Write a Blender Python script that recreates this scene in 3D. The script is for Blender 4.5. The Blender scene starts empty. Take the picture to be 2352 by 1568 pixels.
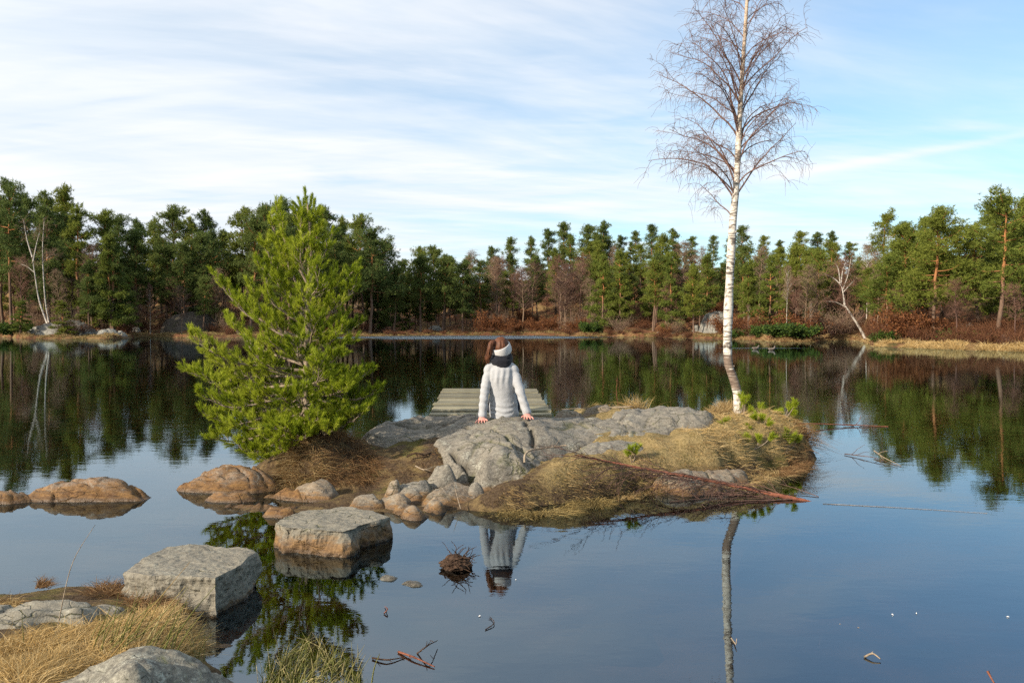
import bpy, bmesh, math, random
import numpy as np
from mathutils import Vector, Matrix
from mathutils.bvhtree import BVHTree

random.seed(7)
RNG = np.random.default_rng(7)
scene = bpy.context.scene
COL = scene.collection
R = math.radians

# ------------------------------------------------------------------ camera
CAM_H = 1.51
FPX = 1829.0                 # focal length in units of a 2352 px wide picture
TILT = math.atan(41.0 / FPX)
cam_data = bpy.data.cameras.new("camera")
cam_data.sensor_width = 36.0
cam_data.lens = 36.0 * FPX / 2352.0
cam_data.clip_start = 0.05
cam_data.clip_end = 3000
cam = bpy.data.objects.new("camera", cam_data)
cam.location = (0, 0, CAM_H)
cam.rotation_euler = (math.pi / 2 - TILT, 0, 0)
COL.objects.link(cam)
scene.camera = cam

# ------------------------------------------------------------------ light
SUN_EL = R(25)
SUN_AZ = math.atan2(-0.80, -0.60)            # direction towards the sun in plan (x, y)
sun_dir = Vector((math.sin(SUN_AZ) * math.cos(SUN_EL), math.cos(SUN_AZ) * math.cos(SUN_EL), math.sin(SUN_EL)))
sun_data = bpy.data.lights.new("sun", 'SUN')
sun_data.energy = 5.0
sun_data.angle = R(0.6)
sun_data.color = (1.0, 0.88, 0.72)
sun = bpy.data.objects.new("sun", sun_data)
sun.rotation_euler = (-sun_dir).to_track_quat('-Z', 'Y').to_euler()
sun.location = (-20, -10, 30)
COL.objects.link(sun)

world = bpy.data.worlds.new("World")
scene.world = world
world.use_nodes = True
wn, wl = world.node_tree.nodes, world.node_tree.links
wn.clear()


def wnode(t, **kw):
    n = wn.new(t)
    for k, v in kw.items():
        setattr(n, k, v)
    return n


def wmath(op, a, b=None, c=None, clamp=False):
    n = wn.new('ShaderNodeMath')
    n.operation = op
    n.use_clamp = clamp
    for i, s in enumerate((a, b, c)):
        if s is None:
            continue
        if isinstance(s, (int, float)):
            n.inputs[i].default_value = s
        else:
            wl.new(s, n.inputs[i])
    return n.outputs[0]


def wcombine(x, y, z=0.0):
    n = wn.new('ShaderNodeCombineXYZ')
    for i, s in enumerate((x, y, z)):
        if isinstance(s, (int, float)):
            n.inputs[i].default_value = s
        else:
            wl.new(s, n.inputs[i])
    return n.outputs[0]


def wnoise(vec, scale, detail=5, rough=0.55, dist=0.0):
    n = wn.new('ShaderNodeTexNoise')
    n.inputs['Scale'].default_value = scale
    n.inputs['Detail'].default_value = detail
    n.inputs['Roughness'].default_value = rough
    n.inputs['Distortion'].default_value = dist
    wl.new(vec, n.inputs['Vector'])
    return n.outputs['Fac']


def wramp(fac, stops):
    n = wn.new('ShaderNodeMapRange')
    n.interpolation_type = 'SMOOTHSTEP'
    n.inputs['From Min'].default_value = stops[0]
    n.inputs['From Max'].default_value = stops[1]
    n.inputs['To Min'].default_value = stops[2]
    n.inputs['To Max'].default_value = stops[3]
    wl.new(fac, n.inputs['Value'])
    return n.outputs[0]


SKY_STR = 0.09
out = wnode('ShaderNodeOutputWorld')
bg = wnode('ShaderNodeBackground')
bg.inputs['Strength'].default_value = SKY_STR
sky = wnode('ShaderNodeTexSky', sky_type='NISHITA')
sky.sun_disc = False
sky.sun_elevation = SUN_EL
sky.sun_rotation = SUN_AZ
sky.altitude = 50
sky.air_density = 1.1
sky.dust_density = 0.6
sky.ozone_density = 1.6
tc = wnode('ShaderNodeTexCoord')
sep = wnode('ShaderNodeSeparateXYZ')
wl.new(tc.outputs['Generated'], sep.inputs[0])
dx, dy, dz = sep.outputs
zc = wmath('ADD', wmath('MAXIMUM', dz, 0.0), 0.10)
u = wmath('DIVIDE', dx, zc)
v = wmath('DIVIDE', dy, zc)
# a thin cloud layer seen in perspective: broad veils, streaks and fine ripples in places
uv = wcombine(wmath('ADD', wmath('MULTIPLY', u, 0.55), wmath('MULTIPLY', v, 0.10)), wmath('SUBTRACT', v, wmath('MULTIPLY', u, 0.22)), 3.7)
uvs = wcombine(wmath('MULTIPLY', u, 0.35), wmath('ADD', v, wmath('MULTIPLY', u, -0.35)), 9.1)
uvr = wcombine(wmath('MULTIPLY', u, 0.9), wmath('ADD', wmath('MULTIPLY', v, 4.0), wmath('MULTIPLY', u, 0.5)), 1.3)
n1 = wnoise(uv, 0.62, 5, 0.55, 0.5)
n2 = wnoise(uvs, 1.5, 6, 0.6, 0.3)
n3 = wmath('MULTIPLY', wmath('SUBTRACT', wnoise(uvr, 1.3, 3, 0.5, 0.8), 0.5), wramp(wnoise(uv, 1.3, 2, 0.5), (0.45, 0.65, 0.0, 1.0)))
dens = wmath('ADD', wmath('MULTIPLY', n1, 0.60), wmath('MULTIPLY', n2, 0.40))
dens = wmath('ADD', dens, wmath('MULTIPLY', n3, 0.35))
# the veil is thicker on the sun's side of the sky
dens = wmath('ADD', dens, wmath('MULTIPLY', dx, -0.27))
# one long thin streak crossing the right of the sky
strk = wmath('POWER', 2.718, wmath('MULTIPLY', wmath('POWER', wmath('ABSOLUTE', wmath('DIVIDE', wmath('ADD', wmath('ADD', u, v), wmath('ADD', -4.66, wmath('MULTIPLY', n2, 0.12))), 0.085)), 2.0), -1.0))
dens = wmath('ADD', dens, wmath('MULTIPLY', wmath('MULTIPLY', strk, wramp(u, (0.8, 1.5, 0.0, 1.0))), 0.11))
dens = wramp(dens, (0.27, 0.60, 0.24, 1.0))
mixc = wnode('ShaderNodeMix', data_type='RGBA')
wl.new(dens, mixc.inputs[0])
grade = wnode('ShaderNodeMix', data_type='RGBA', blend_type='MULTIPLY')
grade.inputs[0].default_value = 1.0
grade.inputs[7].default_value = (0.84, 1.20, 1.36, 1)
wl.new(sky.outputs[0], grade.inputs[6])
wl.new(grade.outputs[2], mixc.inputs[6])
cl = 0.625 / SKY_STR
ccol = wnode('ShaderNodeMix', data_type='RGBA')
wl.new(wramp(wmath('ADD', wmath('MULTIPLY', n2, 0.6), wmath('MULTIPLY', wnoise(uvr, 1.2, 4, 0.55, 0.6), 0.4)), (0.35, 0.62, 0.0, 1.0)), ccol.inputs[0])
ccol.inputs[6].default_value = (cl * 0.86, cl * 0.94, cl * 1.03, 1)
ccol.inputs[7].default_value = (cl * 1.02, cl * 1.04, cl * 1.07, 1)
wl.new(ccol.outputs[2], mixc.inputs[7])
wl.new(mixc.outputs[2], bg.inputs['Color'])
wl.new(bg.outputs[0], out.inputs[0])

vs = scene.view_settings
vs.view_transform = 'Standard'
vs.look = 'None'
vs.exposure = 0.68
vs.gamma = 1.0
vs.use_curve_mapping = False
scene.cycles.use_denoising = False
scene.cycles.use_adaptive_sampling = True
scene.cycles.adaptive_threshold = 0.02
scene.cycles.max_bounces = 4
scene.cycles.diffuse_bounces = 2
scene.cycles.glossy_bounces = 2
scene.cycles.transmission_bounces = 3
scene.cycles.transparent_max_bounces = 8
scene.cycles.sample_clamp_indirect = 4.0
scene.cycles.caustics_reflective = False
scene.cycles.caustics_refractive = False


# ================================================================== helpers
def ray(px, py):
    cx, cy = (px - 1176.0) / FPX, -(py - 784.0) / FPX
    c, s = math.cos(TILT), math.sin(TILT)
    return np.array((cx, c + cy * s, -s + cy * c))


def at_z(px, py, z):
    r = ray(px, py)
    t = (z - CAM_H) / r[2]
    return np.array((r[0] * t, r[1] * t, z))


def at_d(px, py, d):
    r = ray(px, py)
    t = d / r[1]
    return np.array((r[0] * t, d, CAM_H + r[2] * t))


def to_px(x, y, z):
    c, s = math.cos(TILT), math.sin(TILT)
    fz = y * c - (z - CAM_H) * s
    uy = y * s + (z - CAM_H) * c
    return 1176 + FPX * x / fz, 784 - FPX * uy / fz


def _hash(ix, iy, iz, seed):
    h = (ix * 374761393 + iy * 668265263 + iz * 2147483647 + seed * 1274126177) & 0xFFFFFFFF
    h = ((h ^ (h >> 13)) * 1274126177) & 0xFFFFFFFF
    h = ((h ^ (h >> 16)) * 2246822519) & 0xFFFFFFFF
    return ((h ^ (h >> 15)) & 0xFFFF) / 65535.0 * 2 - 1


def vnoise(x, y, z=0.0, seed=0):
    x, y = np.asarray(x, float), np.asarray(y, float)
    z = np.asarray(z, float) + np.zeros_like(x)
    ix, iy, iz = np.floor(x).astype(np.int64), np.floor(y).astype(np.int64), np.floor(z).astype(np.int64)
    fx, fy, fz = x - ix, y - iy, z - iz
    ux, uy, uz = fx * fx * (3 - 2 * fx), fy * fy * (3 - 2 * fy), fz * fz * (3 - 2 * fz)
    r = 0
    for a in (0, 1):
        for b in (0, 1):
            for c in (0, 1):
                w = (ux if a else 1 - ux) * (uy if b else 1 - uy) * (uz if c else 1 - uz)
                r = r + w * _hash(ix + a, iy + b, iz + c, seed)
    return r


def fbm(x, y, z=0.0, oct=4, seed=0, gain=0.5):
    r, a, f = 0, 1.0, 1.0
    for i in range(oct):
        r = r + a * vnoise(np.asarray(x) * f, np.asarray(y) * f, np.asarray(z) * f, seed + i * 17)
        a *= gain
        f *= 2.03
    return r


def ridge(x, y, z=0.0, oct=3, seed=0):
    r, a, f = 0, 1.0, 1.0
    for i in range(oct):
        r = r + a * (1 - np.abs(vnoise(np.asarray(x) * f, np.asarray(y) * f, np.asarray(z) * f, seed + i * 13)) * 2)
        a *= 0.5
        f *= 2.1
    return r


def sstep(t):
    t = np.clip(t, 0, 1)
    return t * t * (3 - 2 * t)


def rbf(points, c=0.12, smooth=1e-3):
    p = np.array(points, float)
    n = len(p)
    d = np.sqrt(((p[:, None, :2] - p[None, :, :2]) ** 2).sum(-1) + c * c)
    A = np.zeros((n + 1, n + 1))
    A[:n, :n] = d - smooth * np.eye(n)
    A[:n, n] = 1
    A[n, :n] = 1
    w = np.linalg.solve(A, np.append(p[:, 2], 0))

    def f(x, y):
        x, y = np.asarray(x, float), np.asarray(y, float)
        s = np.full(x.shape, w[n])
        for i in range(n):
            s = s + w[i] * np.sqrt((x - p[i, 0]) ** 2 + (y - p[i, 1]) ** 2 + c * c)
        return s
    return f


def poly_sd(x, y, poly):
    """signed distance to a closed polygon, positive inside"""
    x, y = np.asarray(x, float), np.asarray(y, float)
    best = np.full(x.shape, 1e9)
    inside = np.zeros(x.shape, bool)
    n = len(poly)
    for i in range(n):
        ax, ay = poly[i][0], poly[i][1]
        bx, by = poly[(i + 1) % n][0], poly[(i + 1) % n][1]
        ex, ey = bx - ax, by - ay
        t = np.clip(((x - ax) * ex + (y - ay) * ey) / (ex * ex + ey * ey + 1e-12), 0, 1)
        best = np.minimum(best, np.hypot(x - ax - t * ex, y - ay - t * ey))
        cond = (ay > y) != (by > y)
        xi = ax + (y - ay) / ((by - ay) if abs(by - ay) > 1e-12 else 1e-12) * ex
        inside ^= cond & (x < xi)
    return np.where(inside, best, -best)


def line_d(x, y, pts):
    best = np.full(np.asarray(x).shape, 1e9)
    for a, b in zip(pts[:-1], pts[1:]):
        ex, ey = b[0] - a[0], b[1] - a[1]
        t = np.clip(((x - a[0]) * ex + (y - a[1]) * ey) / (ex * ex + ey * ey + 1e-12), 0, 1)
        best = np.minimum(best, np.hypot(x - a[0] - t * ex, y - a[1] - t * ey))
    return best


# ------------------------------------------------------------------ object helpers
def tag(o, label=None, cat=None, group=None, kind=None):
    if label:
        o["label"] = label
    if cat:
        o["category"] = cat
    if group:
        o["group"] = group
    if kind:
        o["kind"] = kind
    return o


def link(name, mesh, parent=None):
    o = bpy.data.objects.new(name, mesh)
    COL.objects.link(o)
    if parent is not None:
        o.parent = parent
    return o


def empty(name, loc=(0, 0, 0), rz=0.0):
    o = bpy.data.objects.new(name, None)
    o.empty_display_size = 0.1
    o.location = loc
    o.rotation_euler = (0, 0, rz)
    COL.objects.link(o)
    return o


def make_mesh(name, verts, faces, mats=(), smooth=True, attr=None, mat_idx=None):
    me = bpy.data.meshes.new(name)
    verts = np.asarray(verts, np.float32)
    if isinstance(faces, np.ndarray):
        nf, k = faces.shape
        me.vertices.add(len(verts))
        me.vertices.foreach_set('co', verts.ravel())
        me.loops.add(nf * k)
        me.loops.foreach_set('vertex_index', faces.astype(np.int32).ravel())
        me.polygons.add(nf)
        me.polygons.foreach_set('loop_start', np.arange(0, nf * k, k, dtype=np.int32))
        me.update(calc_edges=True)
    else:
        me.from_pydata(verts.tolist(), [], faces)
        me.update()
    for m in mats:
        me.materials.append(m)
    if smooth:
        me.polygons.foreach_set('use_smooth', np.ones(len(me.polygons), bool))
    if mat_idx is not None:
        me.polygons.foreach_set('material_index', np.asarray(mat_idx, np.int32))
    if attr is not None:
        a = me.attributes.new('rnd', 'FLOAT', 'POINT')
        a.data.foreach_set('value', np.asarray(attr, np.float32))
    me.validate()
    return me


class MB:
    """collects tubes and blades as triangles / quads (quads stored as two triangles)"""

    def __init__(self):
        self.v, self.f, self.m, self.r, self.n = [], [], [], [], 0

    def raw(self, verts, tris, mat=0, rnd=0.5):
        verts = np.asarray(verts, float).reshape(-1, 3)
        tris = np.asarray(tris, int).reshape(-1, 3)
        self.v.append(verts)
        self.f.append(tris + self.n)
        self.m.append(np.full(len(tris), mat))
        self.r.append(np.full(len(verts), rnd) if np.isscalar(rnd) else np.asarray(rnd, float))
        self.n += len(verts)

    def tube(self, pts, radii, sides=6, mat=0, rnd=0.5, cap=True):
        p = np.asarray(pts, float)
        n = len(p)
        radii = np.broadcast_to(np.asarray(radii, float), (n,))
        t = np.gradient(p, axis=0)
        t /= np.linalg.norm(t, axis=1, keepdims=True) + 1e-12
        ref = np.array((0, 0, 1.0)) if abs(t[0][2]) < 0.9 else np.array((1.0, 0, 0))
        a = np.cross(t, ref)
        a /= np.linalg.norm(a, axis=1, keepdims=True) + 1e-12
        b = np.cross(t, a)
        ang = np.arange(sides) * 2 * math.pi / sides
        ring = p[:, None, :] + radii[:, None, None] * (np.cos(ang)[None, :, None] * a[:, None, :] + np.sin(ang)[None, :, None] * b[:, None, :])
        verts = ring.reshape(-1, 3)
        i = np.arange(n - 1)[:, None] * sides
        j = np.arange(sides)[None, :]
        j2 = (j + 1) % sides
        q = np.stack([i + j, i + j2, i + sides + j2, i + sides + j], -1).reshape(-1, 4)
        tris = np.concatenate([q[:, [0, 1, 2]], q[:, [0, 2, 3]]])
        if cap:
            verts = np.concatenate([verts, p[[0]], p[[-1]]])
            k = n * sides
            c0 = np.stack([np.full(sides, k), np.arange(sides), (np.arange(sides) + 1) % sides], -1)
            base = (n - 1) * sides
            c1 = np.stack([np.full(sides, k + 1), base + (np.arange(sides) + 1) % sides, base + np.arange(sides)], -1)
            tris = np.concatenate([tris, c0, c1])
        self.raw(verts, tris, mat, rnd)

    def mesh(self, name, mats, smooth=True):
        return make_mesh(name, np.concatenate(self.v), np.concatenate(self.f), mats, smooth, np.concatenate(self.r), np.concatenate(self.m))

    def build(self, name, mats, parent=None, smooth=True):
        return link(name, self.mesh(name, mats, smooth), parent)


def unit(a):
    a = np.asarray(a, float)
    return a / (np.linalg.norm(a, axis=-1, keepdims=True) + 1e-12)


def rand_unit(n):
    return unit(RNG.normal(size=(n, 3)))


# ================================================================== materials
def new_mat(name):
    m = bpy.data.materials.new(name)
    m.use_nodes = True
    m.node_tree.nodes.clear()
    return m, m.node_tree.nodes, m.node_tree.links


class G:
    """small node-graph helper"""

    def __init__(self, name):
        self.m, self.n, self.l = new_mat(name)
        self.out = self.n.new('ShaderNodeOutputMaterial')

    def put(self, sock, val):
        if isinstance(val, (int, float)):
            sock.default_value = val
        elif isinstance(val, (tuple, list)):
            sock.default_value = tuple(val) + ((1.0,) if len(val) == 3 and len(sock.default_value) == 4 else ())
        else:
            self.l.new(val, sock)

    def pos(self, scale=(1, 1, 1), obj=False, rot=(0, 0, 0)):
        mp = self.n.new('ShaderNodeMapping')
        if obj:
            t = self.n.new('ShaderNodeTexCoord')
            self.l.new(t.outputs['Object'], mp.inputs['Vector'])
        else:
            g = self.n.new('ShaderNodeNewGeometry')
            self.l.new(g.outputs['Position'], mp.inputs['Vector'])
        mp.inputs['Scale'].default_value = scale
        mp.inputs['Rotation'].default_value = rot
        return mp.outputs[0]

    def noise(self, vec, scale, detail=4, rough=0.55, dist=0.0):
        n = self.n.new('ShaderNodeTexNoise')
        n.inputs['Scale'].default_value = scale
        n.inputs['Detail'].default_value = detail
        n.inputs['Roughness'].default_value = rough
        n.inputs['Distortion'].default_value = dist
        self.l.new(vec, n.inputs['Vector'])
        return n.outputs['Fac']

    def voronoi(self, vec, scale, feature='F1', out='Distance'):
        n = self.n.new('ShaderNodeTexVoronoi')
        n.feature = feature
        n.inputs['Scale'].default_value = scale
        self.l.new(vec, n.inputs['Vector'])
        return n.outputs[out]

    def ramp(self, fac, lo, hi, a=0.0, b=1.0):
        n = self.n.new('ShaderNodeMapRange')
        n.interpolation_type = 'SMOOTHSTEP'
        self.put(n.inputs['Value'], fac)
        for k, v in zip(('From Min', 'From Max', 'To Min', 'To Max'), (lo, hi, a, b)):
            n.inputs[k].default_value = v
        return n.outputs[0]

    def mix(self, fac, a, b, mode='MIX'):
        n = self.n.new('ShaderNodeMix')
        n.data_type = 'RGBA'
        n.blend_type = mode
        self.put(n.inputs[0], fac)
        self.put(n.inputs[6], a)
        self.put(n.inputs[7], b)
        return n.outputs[2]

    def math(self, op, a, b=0.0, clamp=False):
        n = self.n.new('ShaderNodeMath')
        n.operation = op
        n.use_clamp = clamp
        self.put(n.inputs[0], a)
        self.put(n.inputs[1], b)
        return n.outputs[0]

    def sep(self, vec):
        n = self.n.new('ShaderNodeSeparateXYZ')
        self.l.new(vec, n.inputs[0])
        return n.outputs

    def attr(self, name='rnd'):
        n = self.n.new('ShaderNodeAttribute')
        n.attribute_name = name
        return n.outputs['Fac']

    def objrand(self):
        return self.n.new('ShaderNodeObjectInfo').outputs['Random']

    def bump(self, h, strength=0.5, dist=0.01, normal=None):
        n = self.n.new('ShaderNodeBump')
        n.inputs['Strength'].default_value = strength
        n.inputs['Distance'].default_value = dist
        self.l.new(h, n.inputs['Height'])
        if normal is not None:
            self.l.new(normal, n.inputs['Normal'])
        return n.outputs[0]

    def principled(self, color, rough=0.8, normal=None, spec=0.3, **kw):
        n = self.n.new('ShaderNodeBsdfPrincipled')
        self.put(n.inputs['Base Color'], color)
        self.put(n.inputs['Roughness'], rough)
        n.inputs['Specular IOR Level'].default_value = spec
        if normal is not None:
            self.l.new(normal, n.inputs['Normal'])
        for k, v in kw.items():
            self.put(n.inputs[k], v)
        return n.outputs[0]

    def leaf(self, color, trans=0.35, rough=0.6, spec=0.2):
        """thin leaf: diffuse, some gloss and some light let through"""
        p = self.principled(color, rough, spec=spec)
        t = self.n.new('ShaderNodeBsdfTranslucent')
        self.put(t.inputs['Color'], color)
        mx = self.n.new('ShaderNodeMixShader')
        mx.inputs[0].default_value = trans
        self.l.new(p, mx.inputs[1])
        self.l.new(t.outputs[0], mx.inputs[2])
        return mx.outputs[0]

    def done(self, sh):
        self.l.new(sh, self.out.inputs['Surface'])
        return self.m


def rock_mat(name, orange=0.0, base=(0.185, 0.165, 0.132), light=(0.315, 0.285, 0.23), dark=(0.085, 0.078, 0.066), lichen=0.5, rust_top=0.10, scale=1.0, moss=0.0, speck=0.35):
    g = G(name)
    p = g.pos()
    ps = g.pos((1.0, 3.2, 4.5), rot=(0.25, 0.1, 0.5))
    n_big = g.noise(p, 2.3 * scale, 5, 0.6, 0.3)
    n_mid = g.noise(ps, 9 * scale, 6, 0.65, 0.5)
    n_fine = g.noise(p, 55 * scale, 5, 0.7)
    n_speck = g.noise(p, 160 * scale, 3, 0.6)
    col = g.mix(g.ramp(n_mid, 0.3, 0.72), dark, base)
    col = g.mix(g.ramp(n_big, 0.35, 0.65, 0.0, 0.75), col, base)
    col = g.mix(g.ramp(n_fine, 0.44, 0.68, 0, 0.62), col, light)
    col = g.mix(g.ramp(n_speck, 0.54, 0.70, 0, speck), col, dark)
    n_str = g.noise(g.pos((2.5, 6.0, 9.0), rot=(0.2, 0.3, 0.8)), 3.2 * scale, 5, 0.6, 0.8)
    col = g.mix(g.ramp(n_str, 0.56, 0.70, 0, 0.65), col, dark)
    # pale crusty lichen in patches
    lich = g.math('MULTIPLY', g.ramp(g.noise(p, 6.5 * scale, 6, 0.7, 1.0), 0.52, 0.66), g.ramp(n_fine, 0.4, 0.6))
    col = g.mix(g.math('MULTIPLY', lich, lichen), col, (0.38, 0.385, 0.32))
    if moss:
        mm = g.ramp(g.noise(p, 7 * scale, 5, 0.65, 0.6), 0.58, 0.70)
        col = g.mix(g.math('MULTIPLY', mm, moss), col, (0.10, 0.12, 0.02))
    # dirt and moss lodged in the cracks; fine fractures break the surface
    wv = g.n.new('ShaderNodeVectorMath')
    wv.operation = 'ADD'
    nz = g.n.new('ShaderNodeTexNoise')
    nz.inputs['Scale'].default_value = 5.0 * scale
    nz.inputs['Detail'].default_value = 4
    g.l.new(p, nz.inputs['Vector'])
    ws = g.n.new('ShaderNodeVectorMath')
    ws.operation = 'SCALE'
    ws.inputs['Scale'].default_value = 0.22 / scale
    g.l.new(nz.outputs['Color'], ws.inputs[0])
    g.l.new(g.pos((1.0, 1.7, 1.9), rot=(0.3, 0.1, 0.6)), wv.inputs[0])
    g.l.new(ws.outputs[0], wv.inputs[1])
    frac = g.math('MULTIPLY', g.ramp(g.voronoi(wv.outputs[0], 3.6 * scale, 'DISTANCE_TO_EDGE'), 0.0, 0.026, 1, 0), g.ramp(n_big, 0.46, 0.62))
    frac2 = g.math('MULTIPLY', g.ramp(g.voronoi(wv.outputs[0], 10.0 * scale, 'DISTANCE_TO_EDGE'), 0.0, 0.03, 0.6, 0), g.ramp(n_str, 0.52, 0.64))
    frac = g.math('MAXIMUM', frac, frac2)
    crack = g.math('MAXIMUM', g.attr(), frac)
    col = g.mix(g.math('MULTIPLY', crack, 0.85), col, g.mix(g.ramp(n_big, 0.4, 0.6), (0.035, 0.028, 0.018), (0.06, 0.065, 0.018)))
    # iron stain left by the water line
    z = g.sep(p)[2]
    edge = g.math('ADD', g.math('ADD', z, g.math('MULTIPLY', g.math('SUBTRACT', n_big, 0.5), -0.16)), g.math('MULTIPLY', g.math('SUBTRACT', n_mid, 0.5), -0.14))
    rust = g.ramp(edge, rust_top * 0.35, rust_top, 1.0, 0.0) if rust_top > 0 else 0.0
    rcol = g.mix(g.ramp(n_mid, 0.3, 0.7), (0.075, 0.034, 0.012), (0.21, 0.112, 0.036))
    rcol = g.mix(g.ramp(n_fine, 0.5, 0.75, 0, 0.5), rcol, (0.33, 0.20, 0.09))
    col = g.mix(g.math('MULTIPLY', rust, 0.85), col, rcol)
    if orange:
        rcol = g.mix(g.ramp(n_str, 0.52, 0.68, 0, 0.75), rcol, (0.05, 0.028, 0.016))
        om = g.ramp(g.noise(p, 4.1, 5, 0.65, 0.8), 0.40, 0.62)
        col = g.mix(g.math('MULTIPLY', om, orange), col, rcol)
    wet = g.ramp(g.math('ADD', z, g.math('MULTIPLY', g.math('SUBTRACT', n_big, 0.5), -0.05)), 0.008, 0.04, 1, 0)
    col = g.mix(g.math('MULTIPLY', wet, 0.55), col, (0.03, 0.02, 0.01))
    b1 = g.bump(n_mid, 0.55, 0.02 / scale)
    b1 = g.bump(g.math('SUBTRACT', 1.0, frac), 0.8, 0.016 / scale, b1)
    b2 = g.bump(n_fine, 0.75, max(0.007, 0.007 / scale), b1)
    rough = g.math('SUBTRACT', 0.85, g.math('MULTIPLY', wet, 0.5))
    return g.done(g.principled(col, rough, b2, 0.3))


M_ROCK = rock_mat('grey_gneiss', moss=0.25)
M_ROCK_FAR = rock_mat('shore_rock', scale=0.25, rust_top=0.3, base=(0.24, 0.235, 0.21), lichen=0.7)
M_ROCK_DARK = rock_mat('mossy_shaded_rock', scale=0.2, rust_top=-1, base=(0.075, 0.058, 0.045), light=(0.15, 0.125, 0.10), dark=(0.03, 0.024, 0.018), lichen=0.15, moss=0.3)  # mossy rock, its base darkened further with shade put into the colour
M_ROCK_ORANGE = rock_mat('iron_stained_rock', orange=0.9, rust_top=0.14, base=(0.22, 0.13, 0.07), lichen=0.3)
M_ROCK_TAN = rock_mat('tan_rock', orange=0.22, rust_top=0.085, base=(0.24, 0.185, 0.125), lichen=0.35, moss=0.15)
M_BLOCK = rock_mat('cut_stone', base=(0.215, 0.195, 0.15), light=(0.30, 0.275, 0.215), dark=(0.125, 0.113, 0.09), rust_top=0.14, lichen=0.3, speck=0.6)
M_BLOCK_GREY = rock_mat('cut_stone_grey', base=(0.215, 0.195, 0.15), light=(0.30, 0.275, 0.215), dark=(0.125, 0.113, 0.09), rust_top=0.05, lichen=0.3, speck=0.6)
M_ROCK_NEAR = rock_mat('lichen_rock', base=(0.20, 0.185, 0.145), light=(0.40, 0.38, 0.30), lichen=1.0, rust_top=-0.5, scale=1.0, moss=0.55, speck=0.85)


def soil_mat():
    g = G('peaty_soil')
    p = g.pos()
    a = g.noise(p, 5, 6, 0.65, 0.4)
    b = g.noise(p, 40, 5, 0.7)
    c = g.noise(p, 2.2, 4, 0.6)
    col = g.mix(g.ramp(b, 0.3, 0.7), (0.035, 0.022, 0.013), (0.11, 0.075, 0.045))
    col = g.mix(g.ramp(a, 0.46, 0.66), col, (0.17, 0.12, 0.055))
    col = g.mix(g.ramp(c, 0.52, 0.66, 0, 0.8), col, (0.12, 0.105, 0.03))
    px_, py_, pz_ = g.sep(p)
    # matted dead grass over the right part of the island, rusty sediment below the water line
    mat_ = g.mix(g.ramp(b, 0.35, 0.65), g.mix(g.ramp(a, 0.4, 0.62), (0.13, 0.10, 0.035), (0.20, 0.145, 0.065)), (0.30, 0.225, 0.105))
    xr = g.math('ADD', px_, g.math('MULTIPLY', g.math('SUBTRACT', a, 0.5), 0.9))
    col = g.mix(g.math('MULTIPLY', g.ramp(xr, 0.05, 0.55), g.math('MULTIPLY', g.ramp(pz_, 0.06, 0.20), 0.85)), col, mat_)
    sed = g.mix(g.ramp(b, 0.35, 0.65), (0.12, 0.055, 0.02), (0.30, 0.16, 0.06))
    col = g.mix(g.ramp(pz_, -0.035, 0.0, 1, 0), col, sed)
    return g.done(g.principled(col, 0.95, g.bump(g.math('ADD', b, a), 0.9, 0.02), 0.1))


def far_ground_mat():
    g = G('forest_floor')
    p = g.pos()
    a = g.noise(p, 0.35, 6, 0.65, 0.5)
    b = g.noise(p, 2.2, 5, 0.7)
    col = g.mix(g.ramp(b, 0.3, 0.7), (0.065, 0.03, 0.016), (0.18, 0.08, 0.04))
    col = g.mix(g.ramp(a, 0.45, 0.62), col, (0.20, 0.13, 0.055))
    col = g.mix(g.ramp(g.noise(p, 0.8, 4, 0.6), 0.55, 0.7, 0, 0.8), col, (0.05, 0.06, 0.018))
    return g.done(g.principled(col, 0.95, g.bump(b, 1.0, 0.25), 0.1))


def bed_mat():
    g = G('pond_bed')
    p = g.pos()
    a = g.noise(p, 1.3, 5, 0.6, 0.5)
    b = g.noise(p, 9, 5, 0.65)
    col = g.mix(g.ramp(a, 0.35, 0.7), (0.05, 0.036, 0.024), (0.34, 0.235, 0.135))
    col = g.mix(g.ramp(b, 0.5, 0.75, 0, 0.6), col, (0.12, 0.075, 0.04))
    return g.done(g.principled(col, 0.95, g.bump(b, 0.6, 0.03), 0.1))


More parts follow.
